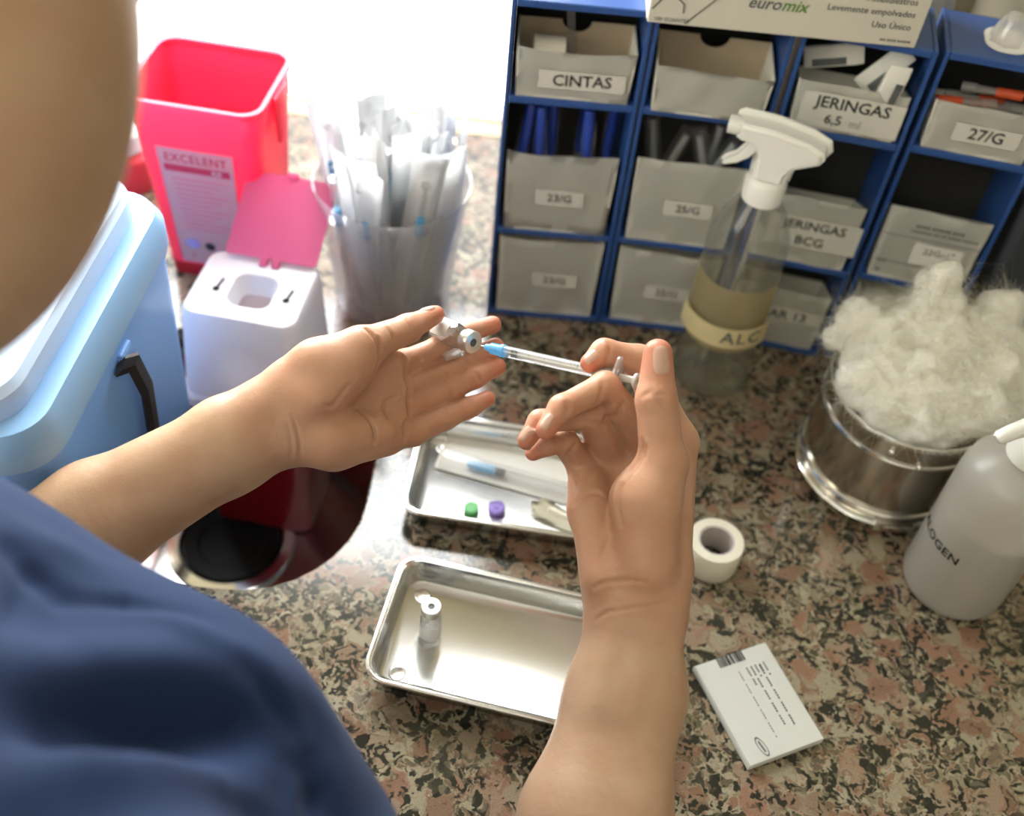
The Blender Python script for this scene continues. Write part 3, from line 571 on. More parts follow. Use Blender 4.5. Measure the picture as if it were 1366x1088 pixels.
for pts, wd, dp in CREASES:
    pts = np.array(pts); pts = np.concatenate([pts[:-1]+(pts[1:]-pts[:-1])*f for f in np.linspace(0,1,6,endpoint=False)]).reshape(6,-1,3).transpose(1,0,2).reshape(-1,3) if len(pts) > 1 else pts
    pts, _ = newton(pts, PARTS, KB, 5)
    lo_, hi_ = pts.min(0)-.02, pts.max(0)+.02
    s = np.nonzero(((V > lo_) & (V < hi_)).all(1))[0]
    if not len(s): continue
    d = seg_dist(V[s], pts)
    # ends of a crease fade out
    e = np.minimum(np.linalg.norm(V[s]-pts[0], axis=1), np.linalg.norm(V[s]-pts[-1], axis=1)); fade = np.clip(.35+e/.006, 0, 1)
    V[s] -= N[s]*(dp*.8*fade*(np.exp(-(d/wd)**2) - .18*np.exp(-((d-2.6*wd)/(1.3*wd))**2)))[:,None]
N = normals(V, Q)
person = np_mesh('person', V, Q, M['skin'])
# finger ends and knuckles are a little redder
fl = np.zeros(len(V))
for hnd in ('left_hand', 'right_hand'):
    for a, b in [c for c in BODY[hnd]['base']]+[c for ch in BODY[hnd]['fingers'] for c in ch[:-1]]:
        a, b = np.array(a), np.array(b); s = np.nonzero(np.linalg.norm(V-(a+b)[:3]/2, axis=1) < .06)[0]
        ab = b[:3]-a[:3]; h = np.clip((V[s]-a[:3])@ab/(ab@ab), 0, 1); q = np.linalg.norm(V[s]-a[:3]-h[:,None]*ab, axis=1)/(b[3]*1.5)
        fl[s] = np.maximum(fl[s], .36*np.clip(1.6-q, 0, 1))
    for ch in BODY[hnd]['fingers']:
        a, b = np.array(ch[-1][0]), np.array(ch[-1][1])
        s = np.nonzero(np.linalg.norm(V-b[:3], axis=1) < .03)[0]
        ab = b[:3]-a[:3]; h = (V[s]-a[:3])@ab/(ab@ab); near = np.linalg.norm(V[s]-a[:3]-np.clip(h,0,1.2)[:,None]*ab, axis=1) < b[3]*1.7+.001
        fl[s] = np.maximum(fl[s], (.42+np.clip((h-.3)/.7, 0, 1)*.45)*near)
at = person.data.attributes.new('flush', 'FLOAT', 'POINT'); at.data.foreach_set('value', fl.astype(np.float32))
tag(person, 'person in a navy scrub top, bent over the counter, holding a vial and a syringe', 'person')
for p, ax, nn, wd, ln in NAILS:
    y = Vector(ax); n0 = Vector(nn); n0 = (n0-n0.dot(y)*y).normalized(); x = y.cross(n0)
    p = newton([p], PARTS, KB, 6)[0][0]; nu, nv = 9, 11; G = []; top = []
    for j in range(nv):
        for i in range(nu):
            u, v = i/(nu-1)*2-1, j/(nv-1)*2-1
            sq = (abs(u)**3.0+abs(v)**3.0)**(1/3.0); m_ = max(abs(u), abs(v)); s = m_/sq if sq > 0 else 1
            G.append(Vector(p)+x*(u*s*wd*.55)+y*(v*s*ln/2)); top.append(1-(max(abs(u), abs(v)))**4)
    S, gn = newton([tuple(g+n0*.002) for g in G], PARTS, KB, 4)
    S = S+gn*(.00015+.00045*np.array(top))[:,None]
    Qn = np.array([[j*nu+i, j*nu+i+1, (j+1)*nu+i+1, (j+1)*nu+i] for j in range(nv-1) for i in range(nu-1)])
    o = np_mesh('fingernail', S, Qn, M['nail'], person)
for s in (1, -1):
    ec = hp(.0765,.031*s,-.004); gz = (fd-up*.35).normalized()
    bm = B(); bmesh.ops.create_uvsphere(bm, u_segments=20, v_segments=12, radius=.0115, matrix=Matrix.Translation(ec)); ey = obj('eye', bm, M['eye_white'], person)
    bm = B(); lathe(bm, [(.0055,.0102),(.0050,.0112),(.0025,.0118),(0,.0119)], 24, axis_mtx(ec, gz), False); obj('iris', bm, M['hair'], ey)
    bm = B(); tube(bm, [hp(.088,.014*s,.021), hp(.088,.030*s,.027), hp(.076,.050*s,.021)], [.002,.003,.0015], 8); obj('eyebrow', bm, M['hair'], person)
hairp = [P_([(tuple(hp(-.022,0,.030)), AX, (.090,.0815,.082)), (tuple(hp(-.112,0,.045)), AX, (.030,.034,.034)), (tuple(hp(-.085,0,.04)), AX, (.03,.02,.02))], .012)]
HV, HQ = surface_net(hairp, .004, tuple(SK-Vector((.18,.18,.18))), tuple(SK+Vector((.18,.18,.18))), .02)
HV = smooth(HV, HQ, 2)
np_mesh('hair', HV, HQ, M['hair'], person)

# scrub top: chest, waist and short sleeves, with folds
top_ = [((-.222,.201,.264,.070),(-.1215,.1655,.231,.0670)), ((-.1215,.1655,.231,.066),(-.086,.146,.184,.0675)),
        ((-.22,.13,.26,.10),(-.16,.10,.22,.105)), ((-.19,.07,.24,.12),(-.18,-.02,-.06,.135)), ((-.18,-.02,-.06,.135),(-.18,-.03,-.16,.145)),
        ((-.36,.115,.31,.062),(-.20,.10,.30,.075)), ((-.05,.05,.315,.058),(-.20,.09,.29,.075)), ((-.235,.15,.33,.058),(-.22,.12,.30,.07))]
sl_l = [((-.36,.115,.31,.062),(-.347,.21,.205,.066))]
sl_r = [((-.05,.05,.315,.058),(.005,.095,.205,.062))]
TP = [P_(top_, .03), P_(sl_l, .02), P_(sl_r, .02)]
SV, SQ = surface_net(TP, .0035, (-.46,-.20,-.26), (.12,.34,.44), .03)
SV = smooth(SV, SQ, 3, .5); SN = normals(SV, SQ)
def fold(pts, w_, h_):
    global SV
    p, _ = newton(pts, TP, .03, 5); d = seg_dist(SV, p)
    e = np.minimum(np.linalg.norm(SV-p[0], axis=1), np.linalg.norm(SV-p[-1], axis=1))
    SV = SV+SN*(h_*np.clip(.2+e/.04, 0, 1)*np.exp(-(d/w_)**2))[:,None]
for pts, w_, h_ in FOLDS: fold(pts, w_, h_)
wob = np.array([mnoise.noise(Vector(v)*9.0)*.0035+mnoise.noise(Vector(v)*26.0)*.0012 for v in SV])
SV = SV+SN*wob[:,None]
np_mesh('scrub_top', SV, SQ, M['scrub'], person)
bm = B()
tube(bm, [(-.18,-.03,-.10),(-.18,-.03,-.2)], [.13,.135], 24)
for x in (-.26,-.10): tube(bm, [(x,-.03,-.16),(x,-.02,-.5),(x,-.04,-.86)], [.085,.07,.06], 20)
obj('trousers', bm, M['trousers'], person)
for x in (-.26,-.10):
    bm = B(); loft(bm, [(-.9,.08,.24,.04,x,.02),(-.88,.085,.25,.04,x,.02),(-.85,.08,.2,.04,x,0),(-.82,.07,.09,.035,x,-.045)], 6); obj('shoe', bm, M['shoe'], person)

# ------------------------------------------------------------------ vial and syringe in the hands
def vial(label, mtx):
    t = thing('vaccine_vial', label, 'vial', mtx=mtx)
    bm = B(); lathe(bm, [(0,.0006),(.0062,0),(.0074,.0012),(.0075,.0022),(.0075,.0195),(.0068,.0225),(.0047,.0250),(.0042,.0262),(.0042,.0290),(.0062,.0300),(.0062,.0330)], 40)
    obj('glass_body', bm, M['glass'], t)
    bm = B(); lathe(bm, [(0,.0012),(.0064,.0012),(.0066,.0022),(.0066,.0105),(0,.0105)], 32); obj('liquid', bm, M['clearpl'], t)
    bm = B(); lathe(bm, [(.0076,.0032),(.0077,.0034),(.0077,.0178),(.0076,.018)], 40, cap0=False, cap1=False)
    for f in list(bm.faces):
        if f.calc_center_median().y > .0035: bm.faces.remove(f)
    obj('label', bm, M['white_paper'], t)
    bm = B(); lathe(bm, [(.0066,.0286),(.0068,.0290),(.0068,.0348),(.0062,.0356),(.0026,.0357),(.0023,.0353)], 40, cap1=False); obj('crimp_cap', bm, M['alu'], t)
    bm = B(); lathe(bm, [(0,.0354),(.0012,.0354),(.0017,.0357),(.0025,.0354),(.0026,.0340)], 28, cap0=False); obj('stopper', bm, M['rubber_grey'], t)
    return t
va, vb = Vector(VIAL[0]), Vector(VIAL[1])
v1 = vial('small glass vial held in the left hand with the needle entering its stopper', axis_mtx(va, vb-va, (-.2,-.7,.7)))
bm = B()
for k in range(9):
    for r_ in range(3): plate(bm, .0002, .0011, .00005, Matrix.Rotation(R(200+k*9), 4, 'Z') @ facing((0,-.00775,.008+r_*.0022), (0,-1,0)))
obj('print', bm, M['grey_ink'], v1, False)
sa, sb = Vector(SYR[0]), Vector(SYR[1]); L = (sb-sa).length; ub = (sb-sa).normalized()
t = thing('syringe', 'slim clear syringe with a pale blue needle hub between the two hands', 'syringe', mtx=axis_mtx(sa, ub, (.1,-.73,-.67)))
bm = B(); lathe(bm, [(.00012,-.0075),(.00035,-.006),(.00035,.002)], 10); obj('needle', bm, M['chrome'], t)
bm = B(); lathe(bm, [(.0011,-.0008),(.0019,0),(.0022,.003),(.0029,.0035),(.0030,.0095),(.0036,.0100),(.0038,.0108),(.0038,.0128),(.0030,.0134)], 24)
for k in range(4): box(bm, (.0030*math.cos(k*math.pi/2), .0030*math.sin(k*math.pi/2), .0062), (.0008,.0008,.0055), 0, rz=k*math.pi/2)
obj('needle_hub', bm, M['hub'], t)
FLZ = L-.0125
bm = B(); lathe(bm, [(.0028,.0118),(.0033,.0128),(.0034,.0140),(.0034,FLZ)], 32, cap0=False, cap1=False); lathe(bm, [(.0027,.0128),(.0027,FLZ)], 32, cap0=False, cap1=False); obj('barrel', bm, M['barrel'], t)
bm = B(); prism(bm, [(.0112,.0012),(.0098,.003),(.0035,.0064),(-.0035,.0064),(-.0098,.003),(-.0112,.0012),(-.0112,-.0012),(-.0098,-.003),(-.0035,-.0064),(.0035,-.0064),(.0098,-.003),(.0112,-.0012)], .0013, Matrix.Translation((0,0,FLZ)) @ Matrix.Rotation(R(8), 4, 'Z')); lathe(bm, [(.0044,FLZ-.001),(.0044,FLZ+.002),(.003,FLZ+.002)], 24); obj('finger_flange', bm, M['clearpl'], t)
bm = B(); tube(bm, [(0,0,.022),(0,0,L)], .0021, 12); lathe(bm, [(.0040,L-.0015),(.0042,L-.001),(.0042,L)], 20); obj('plunger', bm, M['plunger'], t)
bm = B(); lathe(bm, [(.0006,.0172),(.0026,.0182),(.0026,.0192),(.0022,.0197),(.0022,.0206),(.0026,.0211),(.0026,.0222),(.0018,.0225)], 24); obj('stopper', bm, M['black_rubber'], t)
bm = B()
for k in range(26):
    z = .020+k*.0021
    for a in range(5 if k % 5 == 0 else 3): plate(bm, .0006, .00022, .00006, facing((.00345*math.sin(R(-45+a*10)), -.00345*math.cos(R(-45+a*10)), z), (math.sin(R(-45+a*10)), -math.cos(R(-45+a*10)), 0)))
obj('graduation', bm, M['ink'], t, False)
na, nb_ = Vector(NCAP[0]), Vector(NCAP[1])
t = thing('needle_sheath', 'clear plastic needle cap lying between the fingers below the held vial', 'sheath', mtx=axis_mtx(na, nb_-na))
bm = B(); lathe(bm, [(0,0),(.0018,0),(.0028,.0008),(.0029,.006),(.0032,.010),(.0032,.0125)], 24, cap1=False); obj('sheath', bm, M['clearpl'], t)
bm = B(); lathe(bm, [(.0032,.0105),(.0037,.0108),(.0037,.0125),(.0032,.0127)], 24, cap0=False, cap1=False); obj('collar', bm, M['clearpl'], t)

# ------------------------------------------------------------------ blue drawer towers with cardboard bins
COLS = [((-.032,.707),(.0665,.7115)), ((.0680,.7125),(.165,.7110)), ((.170,.712),(.2605,.700)), ((.266,.703),(.354,.690))]
SH = [(0,.006), (.0900,.0955), (.2115,.2175), (.2865,.2920)]
ORD = ['first', 'second', 'third', 'fourth']
TD = .066
towers = []
for i, (a, b) in enumerate(COLS):
    W = math.dist(a, b); ang = math.atan2(b[1]-a[1], b[0]-a[0])
    lab = ['blue plastic tower of three bins nearest the clear cup, CINTAS bin on top', 'blue plastic tower behind the spray bottle with two 25/G bins',
           'blue plastic tower of three bins topped by the JERINGAS 6,5 bin', 'blue plastic tower behind the cotton with the 27/G bin on top'][i]
    t = thing('bin_tower', lab, 'bin rack', (a[0], a[1], 0), ang)
    for x in (.0016, W-.0016):
        bm = B(); box(bm, (x, TD/2, .146), (.0032, TD, .292), .0006, 1); obj('side_panel', bm, M['blue'], t, False)
    bm = B(); box(bm, (W/2, TD-.001, .146), (W-.0066, .002, .29)); obj('back_panel', bm, M['interior_shade'], t, False)  # back panel blackened, the tower's inner shade put into its colour
    for z0, z1 in SH:
        bm = B(); box(bm, (W/2, TD/2-.001, (z0+z1)/2), (W-.0066, TD-.002, z1-z0), .0008, 1); obj('shelf', bm, M['blue'], t, False)
    towers.append((t, W, ang, a))
def loc(i, x, y, z):
    t, W, ang, a = towers[i]; return (a[0]+x*math.cos(ang)-y*math.sin(ang), a[1]+x*math.sin(ang)+y*math.cos(ang), z)
def bin_(i, z, hf, hb, d, lines, label, y0=.001, notch=False, dx=0, wf=1.0, tilt=0, inner=False):
    """open cardboard bin; lines = [(text, size, x, z above bin floor, ink)]"""
    t_, W, ang, a = towers[i]; wd = (W-.0066-.006)*wf; th = .0011
    t = thing('cardboard_bin', label, 'bin', loc(i, W/2+dx, y0, z), ang, None)
    bm = B()
    box(bm, (0,d/2,th/2), (wd-.004,d,th))
    for s in (-1, 1):   # sloped sides, a little splayed towards the top
        x0 = s*(wd/2-.002); x1 = s*wd/2
        v = [bm.verts.new(p) for p in ((x0,0,0),(x0,d,0),(x1,d,hb),(x1,0,hf),(x0-s*th,0,0),(x0-s*th,d,0),(x1-s*th,d,hb),(x1-s*th,0,hf))]
        for q in ((0,1,2,3),(4,5,6,7),(0,1,5,4),(1,2,6,5),(2,3,7,6),(3,0,4,7)): bm.faces.new([v[k] for k in q])
    obj('carton', bm, M['cardboard'], t, False)
    bm = B(); nx, nz = 14, 8; g = []     # front panel, slightly bowed and buckled
    rnd = random.Random(int(z*1000)+i*17)
    ph = [rnd.uniform(0, 6.28) for _ in range(4)]
    for k in range(nz+1):
        row = []
        for j in range(nx+1):
            u, v = j/nx*2-1, k/nz
            x = u*(wd/2-.002+.002*v); yy = -.0016*(1-u*u)*v + .0007*math.sin(3*u+5*v+ph[0]) + .0005*math.sin(7*u-4*v+ph[1])
            zz = v*hf - (.0028*(1-u*u)*v if i == 0 and z > .2 else .0012*math.sin(2.2*u+ph[2])*v)
            row.append(bm.verts.new((x, yy, zz)))
        g.append(row)
    for k in range(nz):
        for j in range(nx): bm.faces.new((g[k][j], g[k][j+1], g[k+1][j+1], g[k+1][j]))
    r = bmesh.ops.solidify(bm, geom=bm.faces[:], thickness=th)
    fp = obj('front_panel', bm, M['cardboard'], t, True, 60)
    bm = B()
    if notch:
        pts = [(-wd/2+.001,0),(wd/2-.001,0),(wd/2-.001,hb)]+[(.011*math.cos(R(k*15)), hb-.009*math.sin(R(k*15))) for k in range(13)]+[(-wd/2+.001,hb)]
    else: pts = [(-wd/2+.001,0),(wd/2-.001,0),(wd/2-.001,hb),(-wd/2+.001,hb)]
    prism(bm, pts, th, facing((0,d,0), (0,-1,0)))
    obj('back_flap', bm, M['cardin'] if notch else M['cardboard'], t, False)
    if lines:
        lx = [l[2] for l in lines]; wmax = max(len(l[0])*l[1]*.68 for l in lines)+.012
        zc = (max(l[3] for l in lines)+min(l[3] for l in lines))/2; hh = .014+(max(l[3] for l in lines)-min(l[3] for l in lines))
        bm = B(); plate(bm, min(wmax, wd*.92), hh, .0003, facing((lx[0], -.0022, zc), (0,-1,0))); st = obj('sticker', bm, M['sticker'], t, False)
        for s, sz, x, zz, ink in lines:
            text(st, s, sz, facing((x, -.0027, zz), (0,-1,0), (0,0,1), R(tilt)), M[ink], .018)
    return t
def words(parent, x, z, ws, h, at):
    bm_ = B()
    for w_ in ws:
        n_ = max(2, int(w_/(h*.8)))
        for k_ in range(n_): plate(bm_, w_/n_*.62, h*(.75 if k_ % 3 else 1), .0002, at(x+(k_+.5)*w_/n_, z))
        x += w_+h*.6
    return obj('fine_print', bm_, M['grey_ink'], parent, False)
bin_(0, .2180, .040, .040, .043, [('CINTAS', .0125, .006, .0165, 'ink')], 'white cardboard bin printed CINTAS holding a tape roll', notch=True, tilt=2)
bin_(0, .0960, .074, .030, .058, [('23/G', .0098, .001, .0345, 'ink')], 'cardboard bin marked 23/G in the middle of its tower, full of blue capped needles')
bin_(0, .0065, .080, .080, .058, [('23/G', .0098, .006, .039, 'ink')], 'closed looking cardboard bin marked 23/G at the bottom of its tower')
bin_(1, .2180, .036, .040, .046, [], 'plain white cardboard bin without lettering under the glove box', y0=-.004, notch=True)
bin_(1, .0960, .078, .030, .058, [('25/G', .0098, .004, .036, 'ink')], 'cardboard bin marked 25/G in the middle row above the other 25/G bin')
bin_(1, .0065, .078, .080, .058, [('25/G', .0098, .003, .037, 'ink')], 'cardboard bin marked 25/G at the bottom, left of the spray bottle')
bin_(2, .2180, .037, .020, .050, [('JERINGAS', .0125, .003, .0235, 'ink'), ('6,5', .0105, -.008, .0105, 'ink'), ('ml', .0085, .008, .0100, 'sticker_grey')], 'cardboard bin printed JERINGAS 6,5 with white packets sticking out')
bin_(2, .0960, .062, .030, .058, [('JERINGAS', .0115, .006, .038, 'ink'), ('BCG', .0115, .005, .0235, 'ink')], 'cardboard bin printed JERINGAS BCG behind the spray bottle')
bin_(2, .0065, .060, .030, .058, [('NAR 13', .0125, .004, .034, 'ink')], 'cardboard bin marked 13 at the bottom beside the steel drum')
bin_(3, .2180, .038, .020, .050, [('27/G', .0125, .004, .018, 'ink')], 'cardboard bin marked 27/G holding orange capped needles')
pb = bin_(3, .0960, .068, .030, .058, [], 'cardboard bin with fine print and a bar code behind the cotton')
bm = B(); plate(bm, .038, .020, .0003, facing((.008,-.0024,.030), (0,-1,0))); st = obj('sticker', bm, M['white_paper'], pb, False)
text(st, '22Gx1"', .0078, facing((.009,-.0028,.0335), (0,-1,0)), M['grey_ink'], .012)
bl = lambda x, z: facing((x, -.0027, z), (0,-1,0))
words(pb, -.016, .0555, (.011,.014,.009), .0024, bl); words(pb, -.018, .0505, (.016,.005,.004,.010,.012), .0018, bl)
words(pb, -.034, .018, (.007,), .002, bl); words(pb, -.033, .0085, (.004,), .003, bl)
bm = B()
for z in (.044, .0185): plate(bm, .074, .0004, .0002, facing((0,-.0025,z), (0,-1,0)))
rr = random.Random(3); x = .018
while x < .035:
    wv = rr.choice((.0006,.001,.0014)); plate(bm, wv, .0105, .0002, facing((x+wv/2,-.0026,.0095), (0,-1,0))); x += wv+rr.choice((.0005,.0009))
obj('printed_lines', bm, M['grey_ink'], pb, False)
bin_(3, .0065, .076, .078, .058, [], 'plain cardboard bin at the bottom of its tower, hidden by the cotton')
# what the bins hold
p = loc(0, .030, .021, .2195)
t = thing('tape_roll', 'cream tape roll standing in the CINTAS bin', 'tape', p, towers[0][2])
bm = B(); lathe(bm, [(.009,-.0115),(.0175,-.0115),(.0175,.0115),(.009,.0115),(.009,-.0115)], 32, Matrix.Translation((0,0,.0175)) @ Matrix.Rotation(R(90), 4, 'Y'), False, False); obj('tape', bm, M['tape'], t)
bm = B(); lathe(bm, [(.0078,-.011),(.0089,-.011),(.0089,.011),(.0078,.011),(.0078,-.011)], 32, Matrix.Translation((0,0,.0175)) @ Matrix.Rotation(R(90), 4, 'Y'), False, False); obj('core', bm, M['core'], t)
t = thing('plastic_strip', 'narrow clear plastic strip leaning in the CINTAS bin', 'strip', loc(0, .050, .0405, .2195), towers[0][2])
bm = B(); box(bm, (0,0,.030), (.006,.0016,.058), .0003, mtx=Matrix.Rotation(R(-8), 4, 'Y')); obj('strip', bm, M['film'], t, False)
def capped(name, capm, mtx, label, group, ln=.05, r=.0030):
    t = thing(name, label, 'needle', mtx=mtx, group=group)
    bm = B(); lathe(bm, [(0,0),(r*1.15,0),(r*1.15,.010),(r*.9,.0105),(r*.7,ln),(0,ln)], 12); obj('sheath', bm, M['clearpl'], t)
    bm = B(); lathe(bm, [(0,ln-.0125),(r*.95,ln-.0125),(r*1.1,ln-.011),(r*1.1,ln+.006),(0,ln+.006)], 12); obj('hub', bm, M[capm], t)
    return t
def inst(proto, mtx, label=None):
    c = copy_tree(proto); c.matrix_world = mtx
    if label: c['label'] = label
    return c
rr = random.Random(5); first = None
def packmesh(wd, ln, nm, parent, m, thk=.0016):
    bm = B(); n_ = 8; rows = []
    for j in range(n_+1):
        z = ln*j/n_; row = []
        for i_ in range(5):
            u = i_/4*2-1; row.append(bm.verts.new((u*wd/2, .0012*math.sin(3*u+z*40)+.004*math.sin(z*12), z)))
        rows.append(row)
    for a_, b_ in zip(rows, rows[1:]):
        for i_ in range(4): bm.faces.new((a_[i_], a_[i_+1], b_[i_+1], b_[i_]))
    bmesh.ops.solidify(bm, geom=bm.faces[:], thickness=.0003)
    return obj(nm, bm, m, parent, True, 80)
proto = None
for k in range(8):
    x = .012+k*.0104+rr.uniform(-.002,.002)
    if abs(k-4) < .5: continue
    mt = Matrix.Translation(loc(0, x, .018+.026*(k % 2)+rr.uniform(-.003,.003), .0985)) @ Matrix.Rotation(towers[0][2]+rr.uniform(-.4,.4), 4, 'Z') @ Matrix.Rotation(rr.uniform(-.10,.10), 4, 'Y') @ Matrix.Rotation(rr.uniform(-.06,.04), 4, 'X')
    if proto is None:
        proto = thing('needle_pack', 'blue capped needle in a clear strip pack standing in the 23/G bin', 'needle', mtx=mt, group='blue needle packs in the 23/G bin')
        packmesh(.011, .088, 'wrapper', proto, M['film'])
        bm = B(); lathe(bm, [(0,.006),(.003,.006),(.0026,.045),(0,.045)], 10); obj('sheath', bm, M['clearpl'], proto)
        bm = B(); lathe(bm, [(0,.045),(.0034,.045),(.0040,.048),(.0040,.100),(.003,.102),(0,.102)], 10); obj('blue_cap', bm, M['bluein'], proto)
    else: inst(proto, mt)
proto = None
for k in range(5):
    mt = Matrix.Translation(loc(1, .016+k*.0155, .028+.012*(k % 2), .0985)) @ Matrix.Rotation(towers[1][2], 4, 'Z') @ Matrix.Rotation((.35,-.2,.45,.1,-.3)[k], 4, 'Y') @ Matrix.Rotation(-.12, 4, 'X')
    if proto is None:
        proto = thing('needle_pack', 'grey needle pack lying askew in the middle 25/G bin', 'needle', mtx=mt, group='grey needle packs in the 25/G bin')
        packmesh(.013, .088, 'wrapper', proto, M['film'])
        bm = B(); lathe(bm, [(0,.03),(.0032,.03),(.0030,.082),(0,.082)], 10); obj('sheath', bm, M['grey_panel'], proto)
    else: inst(proto, mt)
labs = ['orange capped needle lying across the 27/G bin in front', 'orange capped needle lying behind in the 27/G bin', 'orange capped needle at the right of the 27/G bin', 'orange capped needle under the others in the 27/G bin']
pos = [((.020,.014,.250), (1,.10,.05)), ((.026,.030,.254), (1,-.15,.1)), ((.046,.024,.246), (.9,.2,-.05)), ((.018,.034,.244), (1,.05,0))]
for k, (q, dv) in enumerate(pos):
    p = Vector(loc(3, *q)); dd = Matrix.Rotation(towers[3][2], 3, 'Z') @ Vector(dv)
    if k % 2 == 0: dd = -dd; p = p - dd*.03
    capped('capped_needle', 'orange', axis_mtx(p, dd), labs[k], None, .036, .0033)
labs = ['white wrapped syringe lying flat at the left of the JERINGAS 6,5 bin', 'white wrapped syringe slanting in the middle of the JERINGAS 6,5 bin', 'white wrapped syringe standing upright at the right of the JERINGAS 6,5 bin']
for k, (q, dv, fz) in enumerate((((.008,.030,.2560), (1,-.03,.30), (0,-1,.35)), ((.052,.020,.246), (.55,-.05,.80), (-.2,-1,.35)), ((.068,.006,.238), (.06,-.22,1), (0,-1,.2)))):
    p = Vector(loc(2, *q)); A = Matrix.Rotation(towers[2][2], 3, 'Z'); d_ = (A @ Vector(dv)).normalized(); f_ = A @ Vector(fz)
    mt = axis_mtx(p, d_, d_.cross(f_))
    t = thing('syringe_packet', labs[k], 'syringe packet', mtx=mt)
    bm = B(); loft(bm, [(0,.015,.0016,.0006),(.004,.016,.007,.002),(.036,.016,.007,.002),(.042,.015,.0016,.0006)], 3); obj('wrapper', bm, M['white_paper'], t)
    bm = B(); box(bm, (.004,-.0040,.018), (.005,.0004,.024)); obj('printed_band', bm, M['rubber_grey'], t, False)

t = thing('glove_box', 'white glove box with grey and green lettering lying on the blue towers', 'box', (.0605,.6945,.2925), R(1.9))
bm = B(); box(bm, (.0915,.0375,.038), (.183,.075,.076), .0008, 1); obj('carton', bm, M['glove_box'], t, False)
gt = lambda x, z, roll=0: facing((x-.0605, -.0005, z-.2955), (0,-1,0), (0,0,1), R(roll))
text(t, 'euro', .0115, gt(.1475,.3168) @ Matrix(((1,.25,0,0),(0,1,0,0),(0,0,1,0),(0,0,0,1))), M['grey_ink'], .012, align='RIGHT')
text(t, 'mix', .0115, gt(.1480,.3168) @ Matrix(((1,.25,0,0),(0,1,0,0),(0,0,1,0),(0,0,0,1))), M['green_ink'], .012, align='LEFT')
for s, x, z in (('Ambidiestros', .235, .3275), ('Levemente empolvados', .236, .3190), ('Uso Único', .236, .3100)): text(t, s, .0062, gt(x,z), M['grey_ink'], .008, align='RIGHT')
words(t, .218, .3000, (.004,.006,.009), .0016, gt)
text(t, '100 GUANTES', .0038, gt(.0765,.2990), M['grey_ink'], .01)
bm = B()
def stroke(bm, pts, wd):
    for (x0,z0),(x1,z1) in zip(pts, pts[1:]):
        plate(bm, math.hypot(x1-x0, z1-z0)+wd*.6, wd, .0002, gt((x0+x1)/2, (z0+z1)/2, math.degrees(math.atan2(z1-z0, x1-x0))))
stroke(bm, [(.086,.2975),(.1065,.3200),(.118,.333),(.122,.340)], .0007)
stroke(bm, [(.0625,.306),(.070,.316),(.080,.328)], .0009); stroke(bm, [(.085,.328),(.077,.3155),(.083,.311),(.0835,.305)], .0009)
stroke(bm, [(.130+.0105*math.cos(R(a)), .3335+.0100*math.sin(R(a))) for a in range(150,400,20)], .0016)
obj('line_drawing', bm, M['grey_ink'], t, False)
t = thing('plastic_dome', 'clear crinkled plastic dome on a rounded white tab on top of the right blue tower', 'plastic cap', loc(3, .042, .030, .2925), towers[3][2])
bm = B(); loft(bm, [(0,.030,.036,.013),(.0008,.030,.036,.013)], 6); obj('tab', bm, M['white_pl'], t)
bm = B(); lathe(bm, [(.0120,.0009),(.0115,.005),(.0095,.011),(.0085,.0165),(.0050,.020),(0,.021)], 18, cap0=False)
for v in bm.verts: v.co += Vector((mnoise.noise(v.co*300), mnoise.noise(v.co*300+Vector((5,0,0))), 0))*.0022
obj('dome', bm, M['clearpl'], t)

# ------------------------------------------------------------------ things against the wall on the right
t = thing('wall_pipe', 'white pipe standing against the yellowish wall at the top right', 'pipe', (.392,.955,0))
bm = B(); lathe(bm, [(.022,.0005),(.022,.9)], 24); obj('pipe', bm, M['pipe'], t)
bm = B(); lathe(bm, [(.0222,.30),(.0255,.301),(.0255,.318),(.0222,.319)], 24, cap0=False, cap1=False); obj('clamp', bm, M['chrome'], t)
t = thing('grey_panel', 'grey panel leaning on the wall behind the glove box', 'panel', (.265,.955,0))
bm = B(); box(bm, (0,0,.16), (.17,.014,.319), .002); obj('board', bm, M['grey_panel'], t, False)
bm = B(); box(bm, (0,-.0085,.16), (.15,.003,.30), .001); obj('inset', bm, M['grey_panel'], t, False)
t = thing('storage_bin', 'dark grey plastic bin to the right of the blue towers', 'bin', (.455,.745,0), R(-9))
bm = B(); loft(bm, [(.0005,.15,.13,.012),(.19,.17,.145,.014),(.196,.18,.155,.016),(.20,.18,.155,.016),(.20,.166,.141,.013),(.01,.146,.126,.011)], 5); obj('body', bm, M['dark_bin'], t)
t = thing('red_cap', 'small red cap behind the cotton beside the dark bin', 'cap', (.372,.652,0))
bm = B(); lathe(bm, [(0,.0004),(.009,.0004),(.009,.003),(.0075,.0035),(.0075,.012),(.006,.0135),(0,.0135)], 24); obj('cap', bm, M['red'], t)

